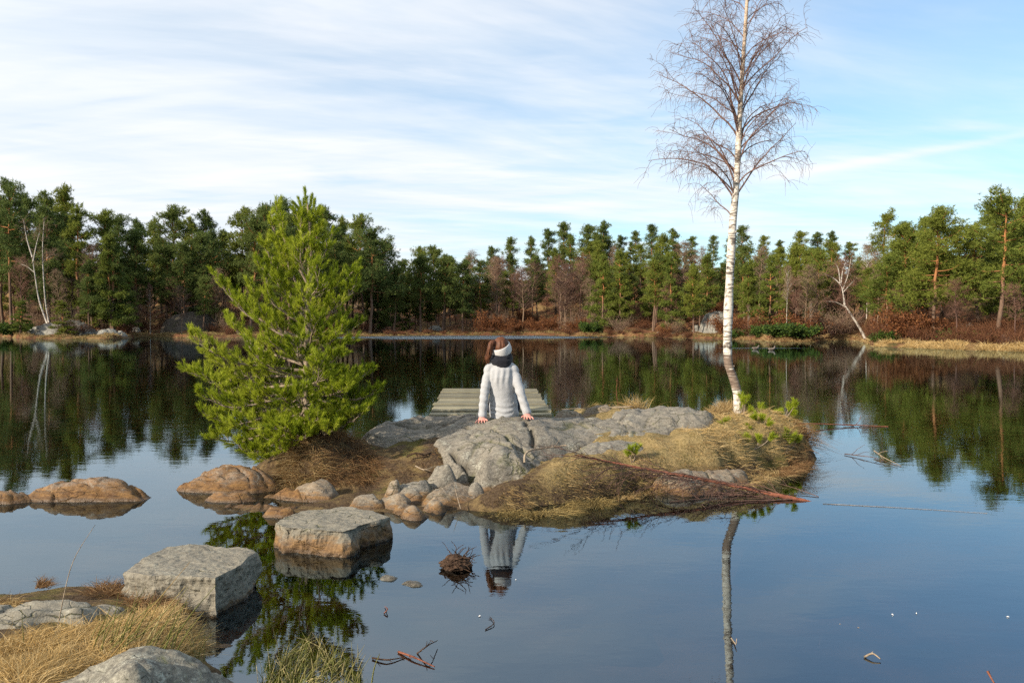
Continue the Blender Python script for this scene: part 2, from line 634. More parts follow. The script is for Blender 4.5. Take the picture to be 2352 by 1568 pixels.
def water_mat():
    g = G('pond_water')
    p = g.pos()
    # faint ripples, stronger where a breeze touches the far side and where birds have passed
    pr = g.pos((1.0, 2.2, 1.0))
    r1 = g.noise(pr, 2.6, 3, 0.5, 0.2)
    r2 = g.noise(p, 0.55, 2, 0.5)
    r3 = g.noise(pr, 9.0, 3, 0.5)
    zone = g.ramp(g.noise(p, 0.22, 3, 0.5, 0.4), 0.50, 0.66, 0.10, 0.8)
    x, y, z = g.sep(p)
    # breeze patch near the far shore
    ex = g.math('DIVIDE', g.math('ADD', x, 6.0), 17.0)
    ey = g.math('DIVIDE', g.math('ADD', y, -89.0), 13.0)
    rr = g.math('ADD', g.math('MULTIPLY', ex, ex), g.math('MULTIPLY', ey, ey))
    wob = g.math('MULTIPLY', g.math('SUBTRACT', g.noise(p, 0.12, 3, 0.6), 0.5), 1.6)
    breeze = g.ramp(g.math('ADD', rr, wob), 0.5, 1.05, 1.0, 0.0)
    # wake of the two ducks
    wx = g.math('DIVIDE', g.math('ADD', x, -15.2), 2.9)
    wy = g.math('DIVIDE', g.math('ADD', y, -48.9), 0.45)
    wr = g.math('ADD', g.math('ADD', g.math('MULTIPLY', wx, wx), g.math('MULTIPLY', wy, wy)), g.math('MULTIPLY', g.math('SUBTRACT', g.noise(p, 0.9, 3, 0.6), 0.5), 1.8))
    breeze = g.math('MAXIMUM', breeze, g.ramp(wr, 0.4, 1.0, 0.8, 0.0))
    far = g.ramp(y, 9.0, 30.0, 0.0, 1.0)
    h = g.math('MULTIPLY', r1, g.math('ADD', 0.22, g.math('MULTIPLY', zone, 0.8)))
    h = g.math('ADD', h, g.math('MULTIPLY', r3, 0.12))
    b1 = g.bump(h, 0.10, 0.02)
    hb = g.math('MULTIPLY', g.noise(pr, 3.0, 4, 0.6), breeze)
    b2 = g.bump(hb, 1.0, 0.4, b1)
    fr = g.n.new('ShaderNodeFresnel')
    fr.inputs['IOR'].default_value = 2.45
    g.l.new(b2, fr.inputs['Normal'])
    gl = g.n.new('ShaderNodeBsdfGlossy')
    gl.inputs['Color'].default_value = (0.74, 0.90, 1.0, 1)
    g.put(gl.inputs['Roughness'], g.math('ADD', 0.015, g.math('MULTIPLY', breeze, 0.33)))
    g.l.new(b2, gl.inputs['Normal'])
    tr = g.n.new('ShaderNodeBsdfTransparent')
    tr.inputs['Color'].default_value = (0.80, 0.60, 0.37, 1)
    mx = g.n.new('ShaderNodeMixShader')
    g.l.new(fr.outputs[0], mx.inputs[0])
    g.l.new(tr.outputs[0], mx.inputs[1])
    g.l.new(gl.outputs[0], mx.inputs[2])
    return g.done(mx.outputs[0])


def blade_mat(name, cols, trans=0.3):
    g = G(name)
    a = g.attr()
    n = g.n.new('ShaderNodeValToRGB')
    el = n.color_ramp.elements
    el[0].position, el[0].color = 0.0, (*cols[0], 1)
    el[1].position, el[1].color = 1.0, (*cols[-1], 1)
    for i, c in enumerate(cols[1:-1]):
        e = el.new((i + 1) / (len(cols) - 1))
        e.color = (*c, 1)
    g.l.new(a, n.inputs[0])
    return g.done(g.leaf(n.outputs[0], trans, 0.65, 0.15))


M_SOIL, M_FARGROUND, M_BED, M_WATER = soil_mat(), far_ground_mat(), bed_mat(), water_mat()
M_STRAW = blade_mat('dry_grass', [(0.10, 0.055, 0.02), (0.24, 0.15, 0.06), (0.36, 0.25, 0.11), (0.50, 0.38, 0.19)])
M_GOLD = blade_mat('golden_grass', [(0.22, 0.13, 0.04), (0.38, 0.25, 0.09), (0.50, 0.35, 0.15), (0.60, 0.46, 0.24)])
M_OLIVE = blade_mat('olive_grass', [(0.09, 0.06, 0.02), (0.20, 0.14, 0.05), (0.27, 0.20, 0.08), (0.34, 0.26, 0.11)])
M_BROWNGRASS = blade_mat('brown_grass', [(0.06, 0.03, 0.015), (0.14, 0.075, 0.035), (0.22, 0.125, 0.055), (0.32, 0.21, 0.10)])
M_RUSH = blade_mat('green_rush', [(0.07, 0.09, 0.02), (0.15, 0.16, 0.04), (0.28, 0.25, 0.09), (0.46, 0.38, 0.19)])
M_MOSS = blade_mat('moss', [(0.06, 0.07, 0.01), (0.10, 0.11, 0.02), (0.16, 0.15, 0.03)])


def needle_mat(name, cols, trans=0.35):
    return blade_mat(name, cols, trans)


M_NEEDLE = needle_mat('young_pine_needles', [(0.06, 0.095, 0.010), (0.19, 0.25, 0.014), (0.31, 0.37, 0.022), (0.42, 0.46, 0.05)], 0.42)


def far_needle(name, dark, light, rnd_mix=0.5):
    g = G(name)
    a = g.attr()
    col = g.mix(a, dark, light)
    col = g.mix(g.math('MULTIPLY', g.objrand(), rnd_mix), col, (light[0] * 1.28, light[1] * 1.12, light[2] * 0.85))
    return g.done(g.leaf(col, 0.3, 0.7, 0.1))


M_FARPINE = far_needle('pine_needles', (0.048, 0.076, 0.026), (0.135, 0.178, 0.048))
M_FARPINE_LIT = far_needle('pine_needles_sunlit', (0.075, 0.110, 0.022), (0.18, 0.215, 0.042))  # brighter copy for sunlit trees, the sunlight is put into its colour
M_RUSTLEAF = blade_mat('dead_oak_leaves', [(0.09, 0.035, 0.015), (0.16, 0.06, 0.024), (0.25, 0.11, 0.042)])
M_JUNIPER = blade_mat('evergreen_shrub_leaves', [(0.02, 0.04, 0.012), (0.05, 0.09, 0.018), (0.10, 0.15, 0.02)])
M_HEATHER = blade_mat('heather_twigs', [(0.08, 0.03, 0.016), (0.17, 0.07, 0.034), (0.26, 0.13, 0.065)])
M_SAPLING_BROWN = blade_mat('dead_needles', [(0.22, 0.09, 0.02), (0.34, 0.15, 0.04), (0.42, 0.22, 0.06)])


def bark_mat(name, a, b, scale=6.0, stretch=0.25, top=None, top_z=(3, 6)):
    g = G(name)
    p = g.pos((1, 1, stretch), obj=True)
    n = g.noise(p, scale, 5, 0.65, 0.3)
    f = g.noise(p, scale * 5, 4, 0.6)
    col = g.mix(g.ramp(n, 0.3, 0.7), a, b)
    col = g.mix(g.ramp(f, 0.5, 0.75, 0, 0.6), col, tuple(c * 0.45 for c in a))
    if top:
        z = g.sep(g.pos(obj=True))[2]
        col = g.mix(g.ramp(z, top_z[0], top_z[1]), col, top)
    return g.done(g.principled(col, 0.9, g.bump(n, 0.8, 0.02), 0.15))


M_PINEBARK = bark_mat('pine_bark', (0.10, 0.065, 0.045), (0.20, 0.13, 0.09), 3.0, 0.3, (0.32, 0.14, 0.055), (3.0, 6.0))
M_YOUNGBARK = bark_mat('young_pine_bark', (0.20, 0.15, 0.11), (0.34, 0.27, 0.20), 30, 0.3)
M_TWIG = bark_mat('bare_twigs', (0.085, 0.05, 0.04), (0.15, 0.09, 0.07), 12, 0.5)
M_TWIG_PURPLE = bark_mat('purple_twigs', (0.15, 0.075, 0.05), (0.24, 0.135, 0.095), 12, 0.5)
M_TWIG_GREY = bark_mat('grey_birch_twigs', (0.13, 0.072, 0.055), (0.21, 0.13, 0.105), 12, 0.5)
M_TWIG_TAN = bark_mat('tan_twigs', (0.17, 0.115, 0.075), (0.26, 0.18, 0.12), 12, 0.5)
M_REDBRANCH = bark_mat('red_birch_bark', (0.12, 0.045, 0.030), (0.23, 0.09, 0.055), 25, 0.6)
M_DRYTWIG = bark_mat('pale_dead_twig', (0.22, 0.17, 0.12), (0.36, 0.29, 0.21), 25, 0.6)
M_PEAT = bark_mat('peat_clod', (0.03, 0.018, 0.012), (0.085, 0.052, 0.034), 30, 1.0)


def birch_bark(name, scale=1.0, band=None):
    g = G(name)
    p = g.pos((2.0 * scale, 2.0 * scale, 14 * scale), obj=True)
    pm = g.pos((3 * scale, 3 * scale, 3.6 * scale), obj=True)
    lines = g.ramp(g.noise(p, 3.0, 4, 0.65, 0.4), 0.53, 0.60)
    patch = g.ramp(g.noise(pm, 2.4, 5, 0.65, 0.6), 0.545, 0.62)
    fine = g.noise(pm, 12, 4, 0.6)
    col = g.mix(g.ramp(fine, 0.35, 0.7), (0.46, 0.41, 0.34), (0.68, 0.64, 0.57))
    col = g.mix(g.math('MULTIPLY', lines, 0.9), col, (0.10, 0.08, 0.065))
    col = g.mix(g.math('MULTIPLY', patch, 0.85), col, (0.07, 0.055, 0.045))
    z = g.sep(g.pos(obj=True))[2]
    if band:      # a stretch coloured brown between two heights, edges roughened by noise
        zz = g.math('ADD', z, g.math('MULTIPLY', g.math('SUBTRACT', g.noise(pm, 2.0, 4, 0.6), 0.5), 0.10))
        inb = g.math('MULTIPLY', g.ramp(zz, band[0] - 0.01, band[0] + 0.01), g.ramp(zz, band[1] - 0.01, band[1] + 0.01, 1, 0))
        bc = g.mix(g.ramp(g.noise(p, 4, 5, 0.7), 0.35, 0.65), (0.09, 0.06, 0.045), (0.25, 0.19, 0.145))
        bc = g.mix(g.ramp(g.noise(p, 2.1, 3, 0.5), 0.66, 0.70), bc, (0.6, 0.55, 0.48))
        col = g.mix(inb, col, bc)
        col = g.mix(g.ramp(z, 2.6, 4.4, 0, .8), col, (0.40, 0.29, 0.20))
    else:
        col = g.mix(0.28, col, (0.22, 0.18, 0.15))
    return g.done(g.principled(col, 0.7, g.bump(g.math('ADD', fine, lines), 0.4, 0.008), 0.25))


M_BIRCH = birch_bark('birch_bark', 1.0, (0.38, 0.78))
M_BIRCH_FAR = birch_bark('far_birch_bark', 0.35)


def wood_mat():
    g = G('weathered_planks')
    p = g.pos((1.2, 22, 22), obj=True)
    a = g.noise(p, 3.0, 6, 0.65, 0.3)
    b = g.noise(g.pos((1, 1, 1)), 3.0, 4, 0.6)
    r = g.objrand()
    col = g.mix(g.ramp(a, 0.35, 0.65), (0.095, 0.088, 0.062), (0.29, 0.272, 0.20))
    col = g.mix(1.0, col, g.mix(r, (0.62, 0.6, 0.56), (1.35, 1.3, 1.2)), 'MULTIPLY')
    col = g.mix(g.ramp(b, 0.5, 0.75, 0, 0.5), col, (0.20, 0.20, 0.11))
    return g.done(g.principled(col, 0.85, g.bump(a, 0.5, 0.004), 0.2))


M_WOOD = wood_mat()


def plain(name, col, rough=0.8, spec=0.2, vary=0.25, scale=20, bump=0.0, sheen=0.0, stretch=(1, 1, 1), obj=False):
    g = G(name)
    p = g.pos(stretch, obj=obj)
    n = g.noise(p, scale, 5, 0.65)
    c = g.mix(g.ramp(n, 0.3, 0.7), tuple(x * (1 - vary) for x in col), tuple(min(1, x * (1 + vary)) for x in col))
    kw = {}
    if sheen:
        kw['Sheen Weight'] = sheen
    return g.done(g.principled(c, rough, g.bump(n, bump, 0.004) if bump else None, spec, **kw))


M_SKIN = plain('skin', (0.55, 0.25, 0.20), 0.55, 0.35, 0.08, 60)
M_KNIT = plain('grey_white_knit', (0.355, 0.36, 0.37), 0.95, 0.1, 0.13, 140, 0.5, 0.25)
M_BAND = plain('white_knit', (0.52, 0.51, 0.50), 0.95, 0.1, 0.12, 160, 0.5, 0.2)
M_SCARF = plain('black_scarf', (0.014, 0.015, 0.020), 0.95, 0.1, 0.4, 90, 0.5, 0.15)
M_JEANS = plain('dark_trousers', (0.03, 0.035, 0.05), 0.9, 0.1, 0.2, 80)
M_HAIR = plain('auburn_hair', (0.095, 0.034, 0.014), 0.6, 0.3, 0.55, 18, 0.4, 0.0, (6, 6, 1.5), True)
M_DUCK = plain('duck_plumage', (0.16, 0.13, 0.11), 0.8, 0.2, 0.4, 30)
M_FLECK = plain('pale_fleck', (0.75, 0.72, 0.66), 0.8)

# ================================================================== setting: water, bed, island, shores
def W(p):
    """('w', x, y, z) world point or (px, py, z) point seen at that picture position at height z"""
    if p[0] == 'w':
        return np.array(p[1:], float)
    if p[0] == 'f':          # foot of a steep edge: some way in front of the edge point, at another height
        q = at_z(*p[1:4])
        u_ = unit(q * (1, 1, 0))
        return np.array((q[0] - u_[0] * p[4], q[1] - u_[1] * p[4], p[5]))
    return at_z(*p)


water_me = make_mesh('water', [(-140, -8, 0), (140, -8, 0), (140, 170, 0), (-140, 170, 0)], [(0, 1, 2, 3)], [M_WATER], False)
tag(link('water', water_me), kind='structure')


def grid_mesh(name, xs, ys, zf, mats, keep=None):
    X, Y = np.meshgrid(xs, ys)
    Z = zf(X, Y)
    nx, ny = len(xs), len(ys)
    verts = np.stack([X, Y, Z], -1).reshape(-1, 3)
    i = np.arange(ny - 1)[:, None] * nx + np.arange(nx - 1)[None, :]
    q = np.stack([i, i + 1, i + nx + 1, i + nx], -1).reshape(-1, 4)
    if keep is not None:
        k = keep(X, Y, Z).reshape(-1)
        q = q[k[q].any(1)]
        used = np.unique(q)
        remap = np.full(len(verts), -1)
        remap[used] = np.arange(len(used))
        verts, q = verts[used], remap[q]
    mask = getattr(zf, 'mask', None)
    if mask is not None:
        mask = np.clip(mask.reshape(-1), 0, 1)
        mask = mask[used] if keep is not None else mask
    return make_mesh(name, verts, q, mats, True, mask)


def bed_z(X, Y):
    d = np.clip((Y - 2.0) / 10.0, 0, 1)
    z = -0.22 - 0.25 * d - 1.2 * np.clip((Y - 9) / 12, 0, 1)
    z = z + 0.05 * fbm(X * 1.1, Y * 1.1, 0, 4, 5) + 0.10 * np.clip(vnoise(X * 0.8, Y * 0.8, 0, 77), 0, 1)
    return z - 0.15 * np.clip(np.abs(X) - 2, 0, 6) / 6


ybed = np.concatenate([np.linspace(-7, 1, 12), np.linspace(1.2, 14, 110), np.linspace(15, 170, 50)])
xbed = np.concatenate([np.linspace(-140, -9, 24), np.linspace(-8.5, 8.5, 120), np.linspace(9, 140, 24)])
tag(link('pond_bed', grid_mesh('pond_bed', xbed, ybed, bed_z, [M_BED])), kind='structure')

# ------------------------------------------------------------------ island ground
ground_pts = [
    (520, 1180, -.02), (600, 1188, -.02), (720, 1175, 0.0), (850, 1192, -.02), (1000, 1188, -.02), (1090, 1180, -.02), 
    ('f', 1130, 1152, .065, .12, -.05), ('f', 1200, 1127, .125, .14, -.05), ('f', 1270, 1107, .165, .14, -.05), ('f', 1340, 1096, .17, .14, -.05), ('f', 1400, 1086, .172, .14, -.06), ('f', 1480, 1069, .19, .14, -.06), ('f', 1560, 1054, .22, .15, -.06), ('f', 1640, 1051, .215, .15, -.06), ('f', 1700, 1036, .232, .15, -.06), ('f', 1780, 1013, .266, .16, -.08), ('f', 1828, 993, .30, .18, -.1),
    ('f', 1200, 1127, .125, .5, -.2), ('f', 1400, 1086, .172, .5, -.2), ('f', 1560, 1054, .22, .5, -.2), ('f', 1700, 1036, .232, .5, -.2), ('f', 1800, 1005, .28, .5, -.25),
    ('w', 3.50, 9.0, -.10), ('w', 3.62, 9.5, -.12), ('w', 3.4, 10.0, -.12), ('w', 2.9, 10.4, -.12), ('w', 2.0, 10.5, -.12), ('w', 1.2, 10.3, -.1), ('w', .6, 9.95, -.05),
    ('w', 0, 9.8, -.1), ('w', -.6, 9.75, -.15), ('w', -1.3, 9.6, -.15), ('w', -1.9, 9.2, -.15), ('w', -2.5, 8.8, -.12), ('w', -2.8, 8.2, -.10), ('w', -2.7, 7.6, -.06),
    (570, 1150, -.05), (605, 1122, -.01),
    ('w', 4.4, 8.4, -.6), ('w', 4.9, 9.5, -.7), ('w', 4.3, 10.8, -.7), ('w', 2.2, 11.6, -.7), ('w', 0, 11.2, -.7), ('w', -2, 10.8, -.7), ('w', -3.7, 9.5, -.6), ('w', -4.1, 7.8, -.5), ('w', -3.6, 6.4, -.4), ('w', -2, 5.6, -.4), ('w', 0, 5.4, -.4), ('w', 1.2, 5.7, -.4), ('w', 2.2, 6.2, -.4), ('w', 3.4, 7.2, -.5),
    # earth hollow
    (830, 1110, .07), (900, 1060, .205), (950, 1030, .285), (1000, 1015, .335), (880, 1015, .30), (850, 1150, 0.02), (800, 1132, 0.03), (950, 1090, .12), (1000, 1060, .22), (1012, 1045, .26), (1035, 1088, .135), (985, 1085, .14),
    # under the bedrock
    (1100, 1000, .30), (1100, 1090, .08), (1150, 960, .38), (1300, 970, .38), (1250, 1000, .34), (1000, 960, .36), (1100, 1140, .03),
    # grassy bank on the right, then its steep edge
    (1250, 1060, .23), (1215, 1095, .17), (1300, 1060, .24), (1350, 1045, .26), (1130, 1152, .065), (1200, 1127, .125), (1270, 1107, .165), (1340, 1096, .17), (1400, 1086, .172), (1480, 1069, .19),
    (1560, 1054, .22), (1640, 1051, .215), (1700, 1036, .232), (1780, 1013, .266), (1828, 993, .30),
    (1400, 1010, .35), (1500, 1000, .37), (1600, 990, .39), (1700, 964, .43), (1780, 952, .44), (1815, 970, .40), (1650, 948, .46), (1500, 962, .44), (1400, 938, .49), (1320, 948, .45), (1450, 1040, .265), (1550, 1025, .32), (1650, 1015, .33), (1740, 990, .37),
    # tussock mound under the young pine
    (640, 1112, .02), (640, 1065, .17), (705, 1005, .43), (770, 995, .42), (835, 1030, .27), (745, 1088, .13), (805, 1088, .12), (690, 1116, .03), (655, 1022, .33), (720, 1045, .29), (790, 1045, .26),
]
_gf = rbf([W(p) for p in ground_pts], 0.18)


def ground_z(X, Y):
    X, Y = np.asarray(X, float), np.asarray(Y, float)
    z = np.minimum(_gf(X, Y), 0.50)
    bump_ = 0.025 * fbm(X * 3.1, Y * 3.1, 0, 4, 21) + 0.012 * fbm(X * 11, Y * 11, 0, 3, 31) + 0.035 * np.clip(vnoise(X * 6.5, Y * 6.5, 0, 33), 0, 1) * (X > 0.1)
    return z + bump_ * sstep((z + 0.05) / 0.15)


isl = link('island_ground', grid_mesh('island_ground', np.arange(-3.6, 4.3, 0.03), np.arange(5.9, 11.0, 0.03), ground_z, [M_SOIL], lambda X, Y, Z: Z > -0.22))
tag(isl, kind='structure')

# ------------------------------------------------------------------ near bank (bottom left)
bank_pts = [
    (-60, 1375, 0.0), (60, 1388, .10), (140, 1385, .10), (220, 1362, .04), (300, 1350, .03), (380, 1395, .06), (450, 1425, .04), (480, 1470, -.03), (420, 1440, .10), (300, 1420, .14),
    (470, 1520, .0), (540, 1560, -.04), (640, 1600, -.05), (450, 1500, .05), (560, 1640, .0), (700, 1640, -.03), (820, 1660, -.05), (860, 1720, -.02), (900, 1600, -.12), (700, 1540, -.14), (600, 1490, -.14),
    (520, 1440, -.10), (520, 1400, -.10), (250, 1330, -.08), (100, 1340, -.12), (-100, 1330, -.12), (300, 1250, -.25), (600, 1300, -.3),
    (0, 1450, .20), (150, 1450, .20), (250, 1470, .20), (350, 1470, .17), (0, 1540, .26), (150, 1540, .26), (300, 1540, .24), (400, 1520, .16), (100, 1650, .30), (300, 1650, .28), (450, 1650, .18),
    ('w', -3.2, 2.5, .3), ('w', -2.5, 1.0, .3), ('w', -1.0, .8, .15), ('w', -3.5, 4.0, -.05), ('w', -.4, 2.0, -.08), ('w', .3, 1.2, -.1), ('w', -4.2, 3.0, .15), ('w', 0.6, 3.0, -.25), ('w', 1.2, 1.0, -.2), ('w', -1, -1, .25), ('w', -4, -.5, .35), ('w', 2, -1, -.1)]
_bf = rbf([W(p) for p in bank_pts], 0.08)


def bank_z(X, Y):
    z = _bf(X, Y)
    return z + 0.02 * fbm(X * 4, Y * 4, 0, 4, 51)


bank = link('near_bank', grid_mesh('near_bank', np.arange(-5, 2.2, 0.03), np.arange(-1.5, 5.2, 0.03), bank_z, [M_SOIL], lambda X, Y, Z: Z > -0.18))
tag(bank, kind='structure')

# ------------------------------------------------------------------ rocks
ROCKS = []          # objects that cover the ground (grass keeps off them)


def rock_relief(X, Y, Z, seed, amp=1.0, fol=0.5):
    c, s = math.cos(fol), math.sin(fol)
    U, V_ = X * c + Y * s, -X * s + Y * c
    r = 0.018 * fbm(X * 2.6, Y * 2.6, Z * 2.6, 4, seed)
    # ledges: the rock has split along slanting layers
    t = V_ * 3.4 + 0.9 * fbm(X * 1.4, Y * 1.4, 0, 3, seed + 21)
    fr = t - np.floor(t)
    r = r + 0.034 * (fr * sstep((1 - fr) / 0.10) - 0.45)
    t2 = U * 2.3 - V_ * 0.8 + 0.8 * fbm(X * 1.9, Y * 1.9, 4, 3, seed + 25)
    f2 = t2 - np.floor(t2)
    r = r + 0.020 * (f2 * sstep((1 - f2) / 0.08) - 0.45)
    r = r + 0.012 * (ridge(U * 2.2, V_ * 9, Z * 5, 3, seed + 5) - 0.8)
    r = r + 0.006 * fbm(X * 22, Y * 22, Z * 22, 3, seed + 9)
    # joints: narrow sunken cracks
    k = vnoise(U * 1.7 + 0.4 * vnoise(X * 3, Y * 3, 0, seed + 2), V_ * 3.0, 0, seed + 11)
    jm = np.exp(-(k / 0.035) ** 2)
    r = r - 0.028 * jm
    return amp * r, jm * min(1, amp)


def patch_rock(name, outline, inner, mat, label, cat='rock', res=0.022, round_w=0.10, round_h=0.05, slope=1.4, amp=1.0, seed=1, cracks=(), out_w=0.22, group=None, fol=0.5, lift=0.0):
    op = [W(p) for p in outline]
    ip = [W(p) for p in inner]
    f = rbf(op + ip, 0.10)
    poly = [(p[0], p[1]) for p in op]
    xs = np.arange(min(p[0] for p in op) - out_w, max(p[0] for p in op) + out_w, res)
    ys = np.arange(min(p[1] for p in op) - out_w, max(p[1] for p in op) + out_w, res)
    ck = [[W(p)[:2] for p in c] for c in cracks]

    def zf(X, Y):
        sd = poly_sd(X, Y, poly) + 0.03 * fbm(X * 4, Y * 4, 0, 3, seed + 40)
        z = f(X, Y) + lift
        z = z - round_h * (1 - sstep(sd / round_w)) - slope * np.clip(-sd, 0, 9)
        rel, mask = rock_relief(X, Y, z, seed, amp, fol)
        z = z + rel
        for c in ck:
            cm = np.exp(-(line_d(X + 0.03 * vnoise(X * 7, Y * 7, 0, 3), Y + 0.03 * vnoise(X * 7, Y * 7, 5, 4), c) / 0.020) ** 2)
            z = z - 0.055 * cm
            mask = mask + cm
        zf.mask = mask
        return z
    o = link(name, grid_mesh(name, xs, ys, zf, [mat], lambda X, Y, Z: poly_sd(X, Y, poly) > -out_w * 0.8))
    tag(o, label, cat, group)
    ROCKS.append(o)
    return o


def dome_rock(name, x0, x1, ytop, ybot, zb, mat, label, peak=0.5, depth=0.6, p=2.6, q=0.75, seed=1, res=0.014, rot=0.0, amp=1.0, zmin=-0.12, group=None, cat='rock', H=None, crest=0.5, fol=0.4, reg=True, terr=0.0, taper=0.0):
    """free-standing boulder whose visible left, right, top and foot are at those picture positions"""
    front = at_z((x0 + x1) / 2, ybot, zb)
    w = (x1 - x0) / FPX * front[1]
    dep = max(w * depth, 0.12)
    dc = front[1] + dep * crest
    if H is None:
        H = at_d((x0 + x1) / 2, ytop, dc)[2] - zb
    H = max(H, 0.03)
    mid = front[1] + dep / 2
    xa, xb = (x0 - 1176) / FPX * mid, (x1 - 1176) / FPX * mid
    cx, hw, hd = (xa + xb) / 2, (xb - xa) / 2, dep / 2
    ext = 1.35
    xs = np.arange(cx - hw * ext, cx + hw * ext + res, res)
    ys = np.arange(mid - hd * ext - .03, mid + hd * ext + .03 + res, res)
    cr, sr = math.cos(rot), math.sin(rot)
    pk = (peak - 0.5) * 2

    rg = np.random.default_rng(seed * 7 + 1)
    nk = 9
    th = np.arange(nk) * 2 * math.pi / nk + rg.uniform(-.25, .25, nk)
    reach = rg.uniform(0.86, 1.06, nk)                   # how far each face stands out
    steep = rg.uniform(0.9, 2.6, nk)
    tops = [(pk * 0.22 + rg.normal(0, .10), rg.normal(0.10, .10), 0.95), (pk * 0.5 + rg.normal(0, .3), rg.normal(0, .25), 1.05), (rg.normal(0, .35), 0.30 + rg.normal(0, .1), 1.16)]
    if taper:
        tops += [(taper / max(.35, 1 - pk), 0, 1.05 + .12 * taper), (-taper / max(.35, 1 + pk), 0, 1.05 + .12 * taper)] if False else [(-taper, 0.1, 1.12 + taper * max(pk, 0)), (taper, 0.1, 1.12 - taper * min(pk, 0))]

    def zf(X, Y):
        u_, v_ = (X - cx) / hw, (Y - mid) / hd
        u_, v_ = u_ * cr + v_ * sr, -u_ * sr + v_ * cr
        sc_ = 3 / (w + .25)
        u_ = u_ + 0.10 * fbm(X * sc_, Y * sc_, seed, 3, seed)
        v_ = v_ + 0.10 * fbm(X * sc_, Y * sc_, seed + 5, 3, seed + 2)
        acc = 0
        kk = 22.0
        for tu, tv, t0 in tops:
            acc = acc + np.exp(-kk * (t0 + tu * u_ + tv * v_))
        for k_ in range(nk):
            dd = reach[k_] - (u_ * math.cos(th[k_]) + v_ * math.sin(th[k_]))
            acc = acc + np.exp(-kk * np.clip(dd * steep[k_] * 1.35, -3, 3))
        h = -np.log(acc) / kk
        h = np.clip(h + 0.06, -1.2, 2)
        z = zb + H * 1.06 * h
        if terr:      # split into slanting slabs
            t = (u_ * 1.6 + v_ * 0.9 + 0.25 * fbm(X * 4, Y * 4, 0, 2, seed + 3)) * terr
            fr = t - np.floor(t)
            z = z - H * (0.20 * np.exp(-(np.minimum(fr, 1 - fr) / 0.06) ** 2) + 0.13 * (fr - 0.5)) * np.clip(h * 3, 0, 1)
        rel, mask = rock_relief(X, Y, z, seed, amp * min(1.0, 0.35 + H * 2.2), fol)
        zf.mask = mask * 0.8
        return z + rel
    me = grid_mesh(name, xs, ys, zf, [mat], lambda X, Y, Z: Z > zb + zmin - 0.10)
    o = link(name, me)
    tag(o, label, cat, group)
    if reg:
        ROCKS.append(o)
    return o


# main bedrock dome the person sits on
bedrock = patch_rock(
    'bedrock_outcrop',
    [(822, 1010, .30), (890, 1016, .31), (985, 1008, .34), (1050, 1010, .37), (1150, 1040, .31), (1200, 1058, .28), (1232, 1052, .28), (1258, 1030, .325), (1330, 1014, .35), (1400, 1004, .375), (1490, 999, .385), (1560, 988, .41), (1570, 980, .43),
     ('w', 1.75, 9.3, .38), ('w', 1.2, 9.35, .38), ('w', .7, 9.32, .36), ('w', .1, 9.3, .36), ('w', -.5, 9.34, .32), ('w', -1.0, 9.3, .2), ('w', -1.45, 9.0, .14), ('w', -1.62, 8.6, .2)],
    [(850, 988, .37), (885, 974, .41), (960, 958, .46), (1050, 951, .50), (1110, 956, .51), (1158, 962, .52), (1230, 966, .515), (1300, 962, .48), (1400, 968, .46), (1480, 972, .45),
     (950, 985, .38), (1080, 985, .45), (1150, 1005, .42), (1260, 995, .43), (1340, 985, .42)],
    M_ROCK, 'broad grey bedrock hump with the person sitting on its crest', seed=3, slope=1.2, amp=0.85, res=0.018,
    cracks=[[(1065, 985, .43), (1130, 990, .44), (1190, 1010, .42), (1215, 1030, .36)], [(1205, 966, .51), (1215, 985, .47), (1225, 1010, .41)], [(1290, 962, .48), (1330, 975, .44), (1400, 985, .42)], [(900, 985, .38), (960, 975, .42), (1040, 970, .45)]])
slab = patch_rock(
    'rock_slab',
    [(1002, 1012, .36), (1022, 1002, .38), (1075, 994, .42), (1130, 1000, .43), (1172, 1016, .40), (1186, 1038, .35), (1192, 1052, .31), (1166, 1064, .27), (1172, 1082, .20), (1150, 1100, .14), (1092, 1108, .10), (1060, 1098, .12), (1046, 1074, .20), (1022, 1040, .29)],
    [(1080, 1020, .38), (1120, 1050, .31), (1100, 1080, .21), (1150, 1030, .38)],
    M_ROCK, 'smooth tilted grey slab sloping toward the water below the person', round_w=0.03, round_h=0.03, slope=1.3, seed=8, amp=0.6, res=0.014, lift=0.005,
    cracks=[[(1035, 1040, .3), (1060, 1050, .29), (1075, 1062, .26)], [(1075, 1062, .26), (1082, 1048, .31)], [(1060, 1030, .34), (1120, 1020, .37), (1170, 1025, .38)]])
patch_rock(
    'bedrock_ridge',
    [(1402, 972, .45), (1440, 978, .45), (1530, 975, .46), (1600, 971, .47), (1645, 964, .47), ('w', 2.42, 9.55, .42), ('w', 2.0, 9.9, .36), ('w', 1.5, 9.85, .40), ('w', 1.2, 9.55, .42)],
    [(1425, 950, .52), (1450, 940, .56), (1500, 937, .58), (1545, 932, .61), (1590, 935, .60), (1625, 948, .55), (1520, 955, .53)],
    M_ROCK, 'low pale grey rock ridge at the back of the island left of the birch', seed=14, slope=1.8, round_w=0.07, fol=1.1, res=0.018)
patch_rock('flat_rock', [(1322, 1038, .270), (1345, 1022, .305), (1400, 1014, .325), (1458, 1017, .32), (1477, 1030, .295), (1450, 1046, .262), (1390, 1058, .243), (1336, 1054, .25)],
           [(1390, 1034, .305), (1440, 1030, .31)], M_ROCK, 'flat oval grey stone sunk in the olive grass right of the slab', seed=19, round_w=0.06, round_h=0.03, slope=1.2, lift=0.02, res=0.016, amp=.7)
